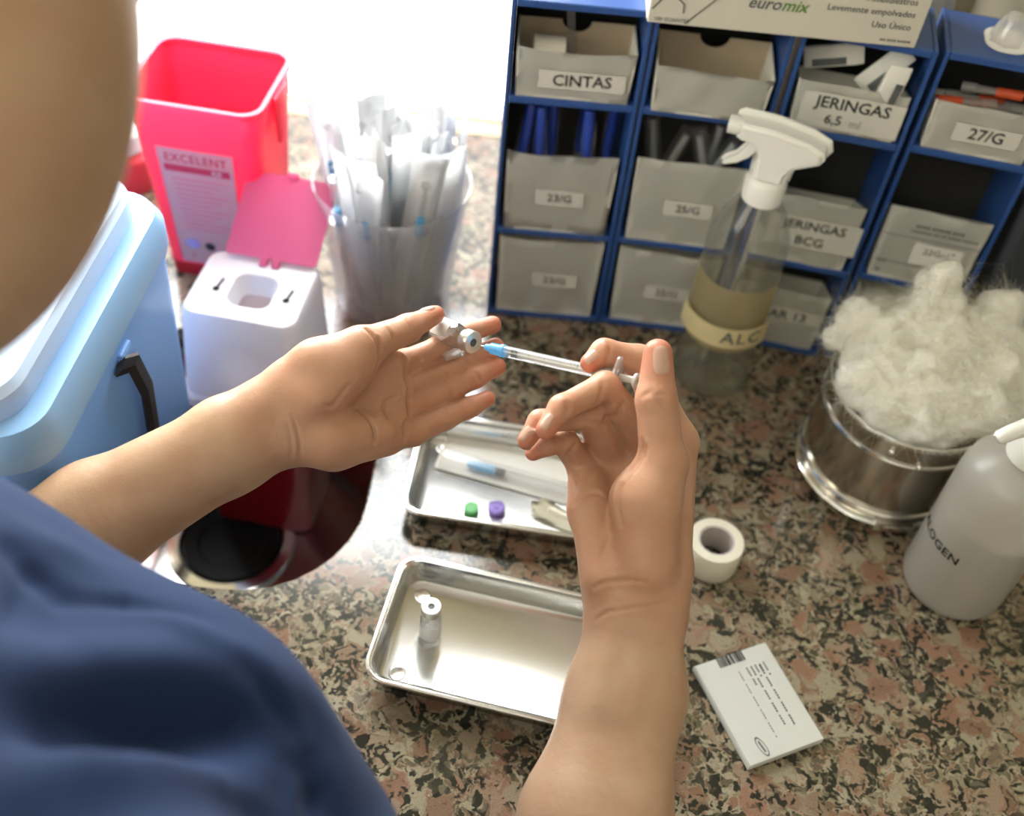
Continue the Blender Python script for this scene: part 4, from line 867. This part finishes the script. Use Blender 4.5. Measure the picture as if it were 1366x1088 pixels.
# ------------------------------------------------------------------ red sharps bin, white sharps box, cooler, cup
t = thing('sharps_bin', 'large open bright red sharps bin with a printed label by the window', 'sharps container', (-.267,.749,.0005), R(-4))
bm = B()
loft(bm, [(0,.084,.070,.010),(.002,.088,.074,.012),(.150,.104,.090,.014),(.152,.106,.092,.014),(.176,.108,.095,.015)], 6, cap1=False)
loft(bm, [(.176,.105,.092,.014),(.150,.101,.087,.013),(.004,.084,.070,.010)], 6, cap0=False)
obj('body', bm, M['pinkred'], t)
bm = B(); loft(bm, [(.174,.109,.096,.0155),(.174,.112,.099,.016),(.1795,.112,.099,.016),(.1795,.105,.092,.014),(.174,.105,.092,.014)], 6, cap0=False, cap1=False); obj('rim', bm, M['pinkred'], t)
bm = B(); loft(bm, [(.132,.016,.004,.0015,0,0),(.176,.030,.004,.0015,0,0)], 3, mtx=Matrix.Translation((.0565,0,0)) @ Matrix.Rotation(R(90), 4, 'Z')); obj('side_latch', bm, M['pinkred'], t)
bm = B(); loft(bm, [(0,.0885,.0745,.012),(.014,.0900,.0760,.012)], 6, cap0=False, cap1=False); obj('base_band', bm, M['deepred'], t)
bm = B(); plate(bm, .058, .060, .0003, facing((.004,.0445,.092), (0,1,-.1))); obj('back_label', bm, M['label_paper'], t, False)
yf = lambda z: -(.037+.008*z/.15)-.0006
def lab(z, x=0): return facing((x, yf(z), z), (0,-1,-.053), (0,0,1))
bm = B()
q = [bm.verts.new((x*(1+.0), yf(z), z)) for x, z in ((-.030,.016),(.026,.016),(.030,.138),(-.033,.138))]; bm.faces.new(q)
bmesh.ops.solidify(bm, geom=bm.faces[:], thickness=.0003)
lb = obj('label', bm, M['label_paper'], t, False)
bm = B()
for a_, b_ in (((-.0325,.137),(.0295,.137)), ((-.0295,.0165),(.0255,.0165)), ((-.0327,.137),(-.0297,.0165)), ((.0297,.137),(.0257,.0165))):
    ln = math.dist(a_, b_); z = (a_[1]+b_[1])/2; x = (a_[0]+b_[0])/2
    plate(bm, ln, .0007, .0002, lab(z, x) @ Matrix.Translation((0,0,.0004)) @ Matrix.Rotation(math.atan2(b_[1]-a_[1], b_[0]-a_[0]), 4, 'Z'))
for k in range(11): plate(bm, .046-.0008*k-(k % 3)*.006, .0011, .0002, lab(.108-k*.0052, -.001-(k % 3)*.003) @ Matrix.Translation((0,0,.0004)))
obj('printed_lines', bm, M['pink_ink'], lb, False)
text(lb, 'EXCELENT', .0115, lab(.1285, -.0015) @ Matrix.Translation((0,0,.0005)), M['red_ink'], .012, sx=.86, space=1.12)
bm = B(); plate(bm, .054, .0065, .0003, lab(.1185, -.0015) @ Matrix.Translation((0,0,.0003))); st = obj('red_band', bm, M['red_ink'], lb, False)
text(st, '4.0', .0068, lab(.1185, .0145) @ Matrix.Translation((0,0,.0007)), M['label_paper'], .012)
bm = B(); lathe(bm, [(.0055,.0004),(.0055,.0006),(0,.0006)], 24, lab(.0385,-.0175) @ Matrix.Scale(1.2, 4, (1,0,0))); obj('oval_mark', bm, M['violet_ink'], lb, False)
bm = B(); lathe(bm, [(.0045,.0004),(.0045,.0006),(0,.0006)], 24, lab(.0375,-.0025)); obj('round_mark', bm, M['ink'], lb, False)
text(lb, '1', .008, lab(.0255,-.0185) @ Matrix.Translation((0,0,.0005)), M['red_ink'], .012)

t = thing('sharps_box', 'milky white and red sharps box with an open pink flap standing in the sink', 'sharps container', (-.2085,.606,-.1632), R(-5))
dz = .1632
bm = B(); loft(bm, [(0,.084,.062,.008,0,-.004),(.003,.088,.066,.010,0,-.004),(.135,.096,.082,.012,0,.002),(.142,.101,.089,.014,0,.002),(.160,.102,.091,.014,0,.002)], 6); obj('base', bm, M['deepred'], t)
bm = B(); loft(bm, [(.158,.105,.094,.015,0,.002),(.168,.105,.094,.015,0,.002),(.170,.098,.088,.013,0,.003),(.238,.0915,.0785,.012,0,.007)], 6, cap1=False)
TZ = .248
tray_o = [(.238,.0915,.0785,.012,0,.007),(.2455,.0895,.0765,.012,0,.007),(TZ,.0855,.0725,.011,0,.007)]
loft(bm, tray_o, 6, cap0=False, cap1=False)
# top plate with the drop opening
oo = [bm.verts.new((x,y+.007,TZ)) for x, y in rrect(.0855,.0725,.011,6)]
o2 = [bm.verts.new((x,y+.007,TZ-.0012)) for x, y in rrect(.076,.063,.008,6)]
i1 = [bm.verts.new((x+.001,y+.005,TZ-.0012)) for x, y in rrect(.035,.037,.010,6)]
i2 = [bm.verts.new((x+.001,y+.005,TZ-.0035)) for x, y in rrect(.032,.034,.009,6)]
i3 = [bm.verts.new((x+.002,y+.002,TZ-.014)) for x, y in rrect(.025,.025,.006,6)]
for A_, B_ in ((oo,o2),(o2,i1),(i1,i2),(i2,i3)):
    for k in range(len(A_)): bm.faces.new((A_[k], A_[(k+1) % len(A_)], B_[(k+1) % len(A_)], B_[k]))
bmesh.ops.remove_doubles(bm, verts=bm.verts[:], dist=1e-5)
obj('lid', bm, M['white_trans'], t)
for s in (-1, 1):
    bm = B(); lathe(bm, [(0,0),(.0028,0),(.0028,.0012),(0,.0012)], 16, Matrix.Translation((s*.0275+.001,.001,TZ-.0020)))
    box(bm, (s*.0275+.002,.0075,TZ-.0014), (.0022,.012,.0012), 0, rz=R(-8)); obj('keyhole_slot', bm, M['slot_shade'], t, False)  # solid black insets stand for the shade inside the slots
bm = B(); hy = .007+.0765/2-.006
mt = Matrix.Translation((.004, hy, TZ+.0015)) @ Matrix.Rotation(R(26), 4, 'X')
loft(bm, [(0,.0735,.073,.003,0,.0375),(.0014,.0735,.073,.003,0,.0375)], 4, mtx=mt); loft(bm, [(-.001,.010,.004,.0015,0,.0745),(.003,.010,.004,.0015,0,.0745)], 3, mtx=mt)
fl_ = obj('flap', bm, M['pink'], t)
for x in (-.005, .005):
    bm = B(); loft(bm, [(-.002,.006,.007,.001,x,-.002),(.0018,.006,.007,.001,x,-.002)], 3, mtx=mt); obj('hinge', bm, M['pink'], fl_)
bm = B(); prism(bm, [(-.006,0),(.006,0),(.006,.008),(0,.011),(-.006,.008)], .0004, facing((.030,-.0385,.118), (0,-1,-.1))); obj('mark', bm, M['white_paper'], t, False)

t = thing('cool_box', 'pale blue vaccine cool box with a lid and a black strap at the left', 'cool box', (-.3685,.4500,.0005), R(-1.5))
Wc, Dc = .265, .218
bm = B(); loft(bm, [(0,Wc-.018,Dc-.018,.022),(.004,Wc-.012,Dc-.012,.024),(.165,Wc-.004,Dc-.004,.027),(.167,Wc,Dc,.028),(.172,Wc,Dc,.028)], 8); obj('body', bm, M['cooler'], t)
bm = B(); loft(bm, [(.172,Wc+.003,Dc+.003,.029),(.187,Wc+.003,Dc+.003,.029),(.195,Wc-.006,Dc-.006,.026)], 8); obj('lid_rim', bm, M['cooler_rim'], t)
bm = B(); lx = -.003
loft(bm, [(.1945,Wc-.024,Dc-.014,.028,lx,0),(.208,Wc-.024,Dc-.014,.028,lx,0),(.212,Wc-.031,Dc-.021,.026,lx,0)], 8, cap1=False)
n8 = 8; A_ = [bm.verts.new((x+lx,y,.212)) for x, y in rrect(Wc-.031,Dc-.021,.026,n8)]
oval = [bm.verts.new((x-.035,y,.212)) for x, y in rrect(.115,.135,.055,n8)]
oval2 = [bm.verts.new((x-.035,y,.2055)) for x, y in rrect(.105,.125,.050,n8)]
for P1, P2_ in ((A_,oval),(oval,oval2)):
    for k in range(len(P1)): bm.faces.new((P1[k], P1[(k+1) % len(P1)], P2_[(k+1) % len(P1)], P2_[k]))
bm.faces.new(oval2); bmesh.ops.remove_doubles(bm, verts=bm.verts[:], dist=1e-5)
ld = obj('lid', bm, M['cooler_lid'], t)
bm = B(); box(bm, (.094,.005,.2122), (.0009,.075,.0010)); obj('latch_seam', bm, M['cooler'], ld, False)
bm = B(); box(bm, (.1025,.0445,.2105), (.012,.006,.005), .0012, rz=R(-25)); obj('latch', bm, M['bluein'], ld, False)
bm = B(); box(bm, (Wc/2-.002,.004,.157), (.006,.016,.008), .002); obj('strap_lug', bm, M['cooler'], t, False)
bm = B(); tube(bm, [(0,0,0)]*0 or [(Wc/2+.001,-.002,.158),(Wc/2+.003,.001,.150),(Wc/2+.003,.003,.120),(Wc/2+.001,.002,.06),(Wc/2-.002,0,.014)], .0022, 6)
for v in bm.verts: v.co.y = (v.co.y-.001)*4.2+.004
obj('strap', bm, M['strap'], t, False)

for ch in list(t.children)+[g for c_ in t.children for g in c_.children]: ch.data.transform(Matrix.Diagonal((1,1,1.08,1)))
t = thing('clear_cup', 'clear plastic cup crammed with wrapped syringes', 'cup', (-.1165,.7175,.0003))
bm = B(); lathe(bm, [(0,0),(.047,0),(.049,.002),(.0625,.120),(.0645,.1215),(.0645,.1235),(.0622,.1235),(.0608,.1195),(.0475,.004),(0,.004)], 56, cap0=False, cap1=False); obj('cup', bm, M['cup'], t)
proto = None; rr = random.Random(11)
ring = []
for k in range(30):
    if k < 14: rad, a = .043, k/14*6.283+.2
    elif k < 24: rad, a = .028, k/10*6.283
    else: rad, a = .011, k/6*6.283
    ring.append((rad, a))
for k, (rad, a) in enumerate(ring):
    ca, sa_ = math.cos(a), math.sin(a)
    b0 = Vector((-.1165+ca*rad*.86, .7175+sa_*rad*.86, .006+rr.uniform(0,.003)))
    tipd = Vector((ca*rad*.42+rr.uniform(-.010,.010), sa_*rad*.42+rr.uniform(-.010,.010), .16)).normalized()
    if rad > .035: tipd = Vector((ca*.016+rr.uniform(-.005,.005), sa_*.016+rr.uniform(-.005,.005), .16)).normalized()
    tipd = (tipd+Vector((-sa_, ca, 0))*rr.uniform(-.13,.13)).normalized()
    fp_ = -1 if rr.random() < .6 else 1
    mt = axis_mtx(b0, tipd, (fp_*-sa_+rr.uniform(-.5,.5), fp_*ca+rr.uniform(-.5,.5), 0))
    if proto is None:
        proto = thing('syringe_packet', 'white wrapped syringe standing upright among others in the clear cup', 'syringe packet', mtx=mt, group='wrapped syringes in the clear cup')
        packmesh(.025, .172, 'wrapper', proto, M['pack_paper'])
        bm = B(); lathe(bm, [(0,.022),(.003,.022),(.003,.03),(.0034,.03),(.0034,.105),(.008,.1055),(.008,.107),(.002,.107),(.002,.150),(.004,.150),(.004,.152),(0,.152)], 12, Matrix.Translation((0,-.0045,0))); obj('syringe', bm, M['barrel'], proto)
        bm = B(); lathe(bm, [(0,.100),(.0030,.100),(.0034,.103),(.0034,.118),(0,.119)], 12, Matrix.Translation((0,-.0050,.0)) ); obj('blue_hub', bm, M['hub'], proto)
    else:
        c = inst(proto, mt)
        if k % 3 == 1: c.matrix_world = mt @ Matrix.Scale(rr.uniform(.86,.97), 4, (0,0,1))

# ------------------------------------------------------------------ spray bottle
t = thing('spray_bottle', 'clear spray bottle of pale alcohol with a white trigger head', 'spray bottle', (.163,.664,.0004), R(-14)); BS = Matrix.Diagonal((.88,.88,.955,1))
prof = [(.0335,0),(.0355,.003),(.0362,.010),(.0362,.034),(.0345,.040),(.0335,.046),(.0348,.052),(.0352,.060),(.0352,.128),(.0350,.132),(.0356,.140),(.0350,.155),(.0300,.172),(.0215,.186),(.0150,.194),(.0140,.198),(.0140,.206)]
bm = B(); lathe(bm, [(0,.0012)]+[(.031,.0008)]+prof, 56, cap1=False); obj('bottle', bm, M['bottle'], t)
bm = B(); lathe(bm, [(0,.002)]+[(r-.0012,max(z,.002)) for r,z in prof[:9] if z < .1]+[(.0340,.112),(0,.112)], 48); obj('alcohol', bm, M['alcohol'], t)
bm = B(); lathe(bm, [(.0354,.058),(.0358,.058),(.0358,.124),(.0354,.124)], 56, cap0=False, cap1=False)
for f in list(bm.faces):
    c = f.calc_center_median()
    if c.y > .012 or c.x < -.040: bm.faces.remove(f)
bmesh.ops.delete(bm, geom=[v for v in bm.verts if not v.link_faces], context='VERTS')
tp = obj('tape_label', bm, clear('yellow_tape_film', (.88,.80,.58), .03, .5, (.74,.62,.36), f0=.15), t)
bm = B(); lathe(bm, [(.0355,.064),(.0361,.064),(.0361,.084),(.0355,.084)], 56, cap0=False, cap1=False)
for f in list(bm.faces):
    c = f.calc_center_median()
    if c.y > -.012: bm.faces.remove(f)
bmesh.ops.delete(bm, geom=[v for v in bm.verts if not v.link_faces], context='VERTS')
obj('paper_strip', bm, M['tape_yellow'], tp)
text(tp, 'ALC', .0165, Matrix.Rotation(R(28), 4, 'Z') @ facing((0,-.0366,.075), (0,-1,0)), M['grey_ink'], .012, bend=.0366, space=1.15)
bm = B(); tube(bm, [(.002,0,.205),(.001,.002,.12),(-.010,.010,.006)], .0021, 8); obj('dip_tube', bm, M['clearpl'], t)
bm = B(); lathe(bm, [(.0150,.192),(.0168,.193),(.0172,.212),(.0150,.216),(.013,.217)], 40); obj('collar', bm, M['white_pl'], t)
for k in range(28): pass
bm = B()   # the head: a side profile extruded and rounded
hd = [(-.012,.214),(.014,.214),(.015,.226),(.019,.234),(.029,.240),(.036,.244),(.039,.250),(.037,.256),(.024,.262),(-.004,.2665),(-.030,.2665),(-.0325,.2645),(-.0325,.2520),(-.028,.2495),(-.018,.2490),(-.013,.240),(-.0125,.228)]
prism(bm, hd, .022, facing((0,.011,0), (0,-1,0), (0,0,1)))
bmesh.ops.bevel(bm, geom=[e for e in bm.edges if abs(e.verts[0].co.y-e.verts[1].co.y) < 1e-6], offset=.004, segments=3, affect='EDGES')
obj('trigger_head', bm, M['white_pl'], t, True, 30)
bm = B(); lathe(bm, [(.0075,0),(.0082,.001),(.0082,.010),(.003,.0105),(.0028,.008),(0,.008)], 24, axis_mtx((-.031,0,.2585), (-1,0,0))); obj('nozzle', bm, M['white_pl'], t)
bm = B()
tr = [(-.0150,.2480),(-.0200,.2490),(-.0235,.240),(-.0290,.230),(-.0370,.2235),(-.0385,.2205),(-.0360,.2200),(-.0270,.2245),(-.0190,.232),(-.0140,.240)]
prism(bm, tr, .011, facing((0,.0055,0), (0,-1,0), (0,0,1)))
bmesh.ops.bevel(bm, geom=[e for e in bm.edges if abs(e.verts[0].co.y-e.verts[1].co.y) < 1e-6], offset=.0015, segments=2, affect='EDGES')
obj('trigger', bm, M['white_pl'], t, True, 30)

for ch in t.children:
    hs = ch.name.split('.')[0]
    ch.data.transform(BS)
    if hs in ('trigger_head','nozzle','trigger','collar'):
        for v in ch.data.vertices: v.co.z = .183+(v.co.z-.183)*.84

# ------------------------------------------------------------------ steel drum and cotton
DX, DY, DR = .291, .573, .0615
t = thing('steel_drum', 'round stainless steel drum with raised bands, full of cotton', 'drum', (DX,DY,.0004))
def ringp(r, z, h, o): return [(r,z-h),(r+o*.7,z-h*.7),(r+o,z),(r+o*.7,z+h*.7),(r,z+h)]
bm = B(); lathe(bm, [(0,0),(DR-.004,0),(DR-.001,.003),(DR,.006),(DR,.099),(DR-.0012,.099),(DR-.0012,.006),(DR-.006,.0035),(0,.0035)], 72); obj('wall', bm, M['steel_drum'], t)
for z, h, o in ((.0985,.0028,.0022),(.0800,.0020,.0022),(.0245,.0020,.0030),(.0150,.0018,.0046)):
    bm = B(); lathe(bm, ringp(DR-.0004, z, h, o), 72, cap0=False, cap1=False); obj('band', bm, M['steel_rim'], t)
bm = B(); a = R(-88)
loft(bm, [(0,.030,.0075,.0015),(.0035,.030,.0075,.0015)], 4, mtx=axis_mtx((DR*math.cos(a),DR*math.sin(a),.0135), (math.cos(a),math.sin(a),0), (-math.sin(a),math.cos(a),0))); obj('latch', bm, M['steel_rim'], t)
for a, z in ((-92,.082),(-112,.090)):
    bm = B(); bmesh.ops.create_uvsphere(bm, u_segments=12, v_segments=8, radius=.0026, matrix=Matrix.Translation(((DR+.001)*math.cos(R(a)),(DR+.001)*math.sin(R(a)),z))); obj('rivet', bm, M['steel_rim'], t)
rc = random.Random(21); lumps = []
def lump(x, y, z, r, sx=1, sy=1, sz=1): lumps.append(((DX+x, DY+y, z), ((1,0,0),(0,1,0),(0,0,1)), (r*sx, r*sy, r*sz)))
lump(0,0,.092,.052,1,1,.45)
for k in range(15):
    a = k/15*6.283; lump(.041*math.cos(a), .041*math.sin(a), .104+rc.uniform(-.004,.006), .0165+rc.uniform(0,.004))
for x, y, z, r in ((-.026,.006,.118,.022),(-.036,.026,.124,.017),(-.045,.030,.128,.013),(-.020,.030,.121,.020),(.000,.022,.134,.024),(.002,.026,.156,.016),(.001,.028,.168,.012),(-.003,.029,.176,.0075),(.006,.028,.180,.005),
                   (.020,.008,.130,.025),(.036,.020,.138,.020),(.046,.028,.148,.012),(.052,.032,.155,.009),(.044,-.002,.128,.022),(.058,.006,.130,.018),(.070,.012,.134,.015),(.064,-.012,.122,.016),
                   (.010,-.018,.116,.024),(-.012,-.022,.112,.020),(.030,-.030,.110,.019),(-.034,-.014,.108,.017),(.048,-.024,.110,.016),(.002,-.040,.106,.014),(.058,-.034,.108,.009)):
    lump(x*1.08-.004, y*1.05, z+.003, r*1.06, rc.uniform(.9,1.15), rc.uniform(.9,1.1), rc.uniform(.85,1.1))
for k in range(26):
    a = rc.uniform(0,6.283); q = rc.uniform(.012,.055); lump(q*math.cos(a)*1.08, q*math.sin(a), .128-q*.32+rc.uniform(0,.014), rc.uniform(.006,.012), rc.uniform(.7,1.5), rc.uniform(.7,1.5), rc.uniform(.8,1.3))
for k in range(9): lump(-.052+rc.uniform(-.012,.006), .022+rc.uniform(-.01,.012), .126+rc.uniform(-.012,.014), rc.uniform(.004,.008))
CV, CQ = surface_net([P_(lumps, .009)], .0022, (DX-.085,DY-.08,.06), (DX+.11,DY+.08,.21), .009)
CN = normals(CV, CQ)
dsp = np.array([mnoise.noise(Vector(v)*55)*.0058+mnoise.noise(Vector(v)*24)*.005+mnoise.noise(Vector(v)*130+Vector((3,1,2)))*.0026+mnoise.noise(Vector(v)*320)*.0004 for v in CV])
CV = CV+CN*dsp[:,None]
inside = (CV[:,2] < .1015); rad = np.hypot(CV[:,0]-DX, CV[:,1]-DY)
sc_ = np.where(inside & (rad > DR-.003), (DR-.003)/np.maximum(rad, 1e-6), 1)
CV[:,0] = DX+(CV[:,0]-DX)*sc_; CV[:,1] = DY+(CV[:,1]-DY)*sc_
cot = np_mesh('cotton_wool', CV, CQ, M['cotton'])
tag(cot, 'big fluffy wad of white cotton wool rising out of the steel drum', 'cotton')
fv, ff = [], []
rn = np.random.default_rng(4); CN = normals(CV, CQ)
for i in rn.choice(np.nonzero(CV[:,2] > .1)[0], 9000):
    p = CV[i]; d = CN[i]*rn.uniform(.4,1)+rn.normal(0,.7,3); d /= np.linalg.norm(d); ln = rn.uniform(.003,.012); c_ = rn.normal(0,1,3)*ln*.6
    s_ = np.cross(d, rn.normal(0,1,3)); s_ = s_/np.linalg.norm(s_)*.00013; b0 = len(fv)
    for k in range(4):
        u = k/3; q = p+d*ln*u+c_*u*u; fv += [q-s_*(1-.6*u), q+s_*(1-.6*u)]
    ff += [(b0+2*k, b0+2*k+1, b0+2*k+3, b0+2*k+2) for k in range(3)]
fb = np_mesh('cotton_fibres', np.array(fv), np.array(ff), M['cotton'], cot); fb['kind'] = 'stuff'

# ------------------------------------------------------------------ milky bottle lower right
t = thing('milky_bottle', 'milky white bottle half full, with a white nozzle and handwritten side, at the right edge', 'bottle', (.3355,.4775,.0004), R(28))
pf = [(.0325,0),(.0355,.002),(.0366,.007),(.0366,.118),(.0362,.126),(.0340,.136),(.0290,.143),(.0200,.1475),(.0150,.150),(.0146,.153)]
bm = B(); lathe(bm, [(0,.001),(.030,.001)]+pf, 56, cap1=False); obj('bottle', bm, M['bottle_hdpe'], t)
bm = B(); lathe(bm, [(0,.002),(.031,.002),(.0350,.006),(.0352,.010),(.0352,.090),(0,.090)], 48); obj('gel', bm, M['gel'], t)
bm = B(); lathe(bm, [(.0150,.1500),(.0175,.1505),(.0175,.168),(.0150,.171),(.0080,.172),(.0078,.182),(.0095,.184),(.0095,.190),(.007,.192),(0,.192)], 40); obj('pump_cap', bm, M['white_pl'], t)
bm = B(); tube(bm, [(-.004,0,.187),(-.020,0,.1885),(-.038,0,.188),(-.047,0,.1865),(-.0490,0,.1855)], [.0055,.0060,.0050,.0046,.003], 14); obj('nozzle', bm, M['white_pl'], t)
text(t, 'ALOGEN', .0108, Matrix.Rotation(R(-100), 4, 'Z') @ facing((0,-.0369,.064), (0,-1,0)) @ Matrix.Rotation(R(0), 4, 'Z'), M['ink'], .02, bend=.0369, space=1.05)

for ch in t.children:
    up_ = ch.name.split('.')[0] in ('pump_cap', 'nozzle')
    ch.data.transform(Matrix.Translation((0,0,.0)) @ Matrix.Diagonal((1,1,.925,1)) if not up_ else Matrix.Translation((0,0,-.008)))
# ------------------------------------------------------------------ tape roll and card on the counter
t = thing('tape_roll', 'cream paper tape roll standing on its side on the granite beside the wrist', 'tape', (.1565,.4700,.0004))
bm = B(); lathe(bm, [(.0132,.0005),(.0195,0),(.0200,.0006),(.0200,.0246),(.0195,.0252),(.0132,.0252)], 48, cap0=False, cap1=False); lathe(bm, [(.0132,.0005),(.0132,.0252)], 48, cap0=False, cap1=False)
bmesh.ops.remove_doubles(bm, verts=bm.verts[:], dist=1e-6); obj('tape', bm, M['tape'], t)
bm = B(); lathe(bm, [(.0118,.0006),(.0131,.0004),(.0131,.0250),(.0118,.0248),(.0118,.0006)], 40, cap0=False, cap1=False); obj('core', bm, M['core'], t)
t = thing('folded_leaflet', 'white folded leaflet with grey print and a bar code lying on the granite', 'leaflet', (.1828,.3572,.0004), R(-63.5))
bm = B()
for k in range(4): box(bm, (.0002*(k % 2), .0003*(k % 2), .0007+.0014*k), (.0750-.0006*(k % 2), .0560-.0005*(k % 2), .0013), .0003, 1)
obj('pages', bm, M['card'], t, False)
T_ = lambda x, y, r=0: Matrix.Translation((x,y,.0057)) @ Matrix.Rotation(R(r), 4, 'Z')
bm = B(); rr = random.Random(9); y = -.011
while y < .008:
    wv = rr.choice((.0005,.0008,.0012)); plate(bm, .0075, wv, .00015, T_(-.0335,y)); y += wv+rr.choice((.0004,.0006))
obj('bar_code', bm, M['ink'], t, False)
bm = B()
for x0, yy, ln, n_ in ((-.0245,.0185,.0105,6),(-.0240,.0155,.006,4),(-.0235,.0150,.046,24),(-.0245,.0120,.0095,6),(-.0245,.0088,.045,24),(-.0245,.0055,.0140,8),(-.0235,-.0010,.050,26)):
    for k in range(n_):
        if k % 5 == 4: continue
        plate(bm, ln/n_*.7, .0011 if yy > .003 else .0006, .00012, T_(x0+(k+.5)*ln/n_, yy))
obj('fine_print', bm, M['grey_ink'], t, False)
bm = B(); lathe(bm, [(.0040,0),(.0048,.0001),(.0048,.00015),(.0040,.00015)], 28, T_(.0285,-.0135,8) @ Matrix.Scale(1.5, 4, (1,0,0)) @ Matrix.Scale(.55, 4, (0,1,0)), False, False)
plate(bm, .008, .0012, .00012, T_(.0285,-.0135,8)); obj('oval_mark', bm, M['grey_ink'], t, False)

# ------------------------------------------------------------------ trays
def tray(label, x, y, rz, wx, wy, h=.0195):
    t = thing('steel_tray', label, 'tray', (x,y,.0004), R(rz))
    bm = B(); r = .013
    loft(bm, [(0,wx-.016,wy-.016,r-.003),(.001,wx-.014,wy-.014,r-.002),(h-.003,wx-.009,wy-.009,r),(h-.0015,wx-.002,wy-.002,r+.002),(h-.0003,wx,wy,r+.002),(h+.0008,wx-.0004,wy-.0004,r+.002),(h+.0009,wx-.007,wy-.007,r),(h-.001,wx-.011,wy-.011,r-.001),(.0022,wx-.016,wy-.016,r-.003),(.0012,wx-.019,wy-.019,r-.004)], 7)
    obj('pan', bm, M['steel'], t)
    bm = B(); loft(bm, [(h+.0003,wx-.0004,wy-.0004,r+.002),(h+.0012,wx-.001,wy-.001,r+.0018),(h+.0016,wx-.0035,wy-.0035,r+.001),(h+.0012,wx-.006,wy-.006,r),(h+.0003,wx-.0072,wy-.0072,r)], 7, cap0=False, cap1=False); obj('rolled_rim', bm, M['steel_rim'], t)
    for sx in (-1, 1):
        for sy in (-1, 1):
            bm = B(); lathe(bm, [(.0062,.0011),(.0055,.0017),(.0046,.00175),(.0036,.0014),(0,.00135)], 24, Matrix.Translation((sx*(wx/2-.0195), sy*(wy/2-.0195), 0)), False); obj('foot_dimple', bm, M['steel'], t)
    return t
tray('front steel tray, empty but for one small vial', .0240,.3705,-7.5,.190,.100)
tray('rear steel tray holding wrappers and two coloured caps', .0245,.5125,-2.5,.190,.100)
vial('small glass vial standing upright in the front steel tray', Matrix.Translation((-.0375,.3815,.0017)) @ Matrix.Rotation(R(10), 4, 'Z'))
def flipcap(label, m, x, y):
    t = thing('vial_cap', label, 'cap', (x,y,.0017))
    bm = B(); lathe(bm, [(0,0),(.0056,0),(.0062,.0006),(.0063,.0034),(.0058,.0041),(.0045,.0043),(.0042,.0036),(0,.0034)] if 'purple' in label else [(0,0),(.0048,0),(.0053,.0006),(.0053,.0036),(.0049,.0042),(0,.0043)], 36); obj('disc', bm, m, t)
    bm = B(); lathe(bm, [(.0018,.0034),(.0018,.0042),(.0012,.0044),(0,.0044)] if 'purple' in label else [(.0054,.001),(.0056,.0013),(.0056,.0018),(.0054,.002)], 28, cap0=False, cap1='purple' in label); obj('ridge', bm, m, t)
flipcap('round green vial cap lying in the rear steel tray', M['cap_green'], -.0215, .4895)
flipcap('round purple vial cap lying in the rear steel tray', M['cap_violet'], -.0030, .4925)
t = thing('syringe_packet', 'long clear and white syringe packet lying across the rear steel tray', 'syringe packet', (.028,.5290,.0024), R(-11.5))
bm = B(); loft(bm, [(0,.160,.040,.002),(.0004,.160,.040,.002)], 3); obj('paper_backing', bm, M['white_paper'], t, False)
bm = B(); loft(bm, [(.0005,.156,.019,.003,0,-.0105),(.006,.154,.014,.004,0,-.0105),(.0085,.152,.008,.003,0,-.0105)], 4, cap0=False); obj('clear_blister', bm, M['film'], t)
ss = B(); lathe(ss, [(0,-.052),(.0006,-.052),(.0006,-.040),(.0033,-.040),(.0033,.030),(.007,.0305),(.007,.032),(.0018,.032),(.0018,.060),(.0042,.0605),(.0042,.062),(0,.062)], 16, axis_mtx((.0,-.0105,.0042), (1,0,0))); obj('syringe', ss, M['barrel'], t)
bm = B(); lathe(bm, [(0,-.056),(.0022,-.056),(.0034,-.046),(.0036,-.034),(0,-.034)], 16, axis_mtx((0,-.0105,.0044), (1,0,0))); obj('blue_hub', bm, M['hub'], t)
bm = B(); lathe(bm, [(0,-.033),(.0030,-.033),(.0030,-.026),(0,-.026)], 16, axis_mtx((0,-.0105,.0044), (1,0,0))); obj('stopper', bm, M['black_rubber'], t)
bm = B()
for k in range(22): plate(bm, .0004, .0030, .0001, Matrix.Translation((-.022+k*.0024,-.0105,.0078)))
obj('graduation', bm, M['grey_ink'], t, False)
t = thing('torn_wrapper', 'small torn cream paper wrapper lying in the rear steel tray', 'wrapper', (.049,.4890,.0022), R(-21))
bm = B(); g = []
for j in range(6):
    row = []
    for i in range(10):
        u, v = i/9, j/5; x = -.026+.052*u+(.004*math.sin(v*9) if i == 0 else 0); row.append(bm.verts.new((x, -.0085+.017*v, .0008+.0035*max(0,1-u*3)*v+.0012*math.sin(u*7+v*3)**2)))
    g.append(row)
for j in range(5):
    for i in range(9): bm.faces.new((g[j][i], g[j][i+1], g[j+1][i+1], g[j+1][i]))
bmesh.ops.solidify(bm, geom=bm.faces[:], thickness=.0003); obj('paper', bm, M['tape'], t, True, 60)
bm = B(); loft(bm, [(.0012,.040,.006,.002,.004,.003),(.0042,.038,.003,.001,.004,.003)], 3); obj('fold', bm, M['tape'], t)
t = thing('soap_bottle', 'small red bottle with a white cap behind the blue cool box', 'bottle', (-.385,.835,.0004))
bm = B(); lathe(bm, [(0,0),(.022,0),(.024,.003),(.024,.035),(.016,.042),(.013,.044)], 32); obj('body', bm, M['red'], t)
bm = B(); lathe(bm, [(.0185,.042),(.0195,.043),(.0195,.058),(.018,.060),(0,.060)], 32, cap0=False); obj('cap', bm, M['white_pl'], t)
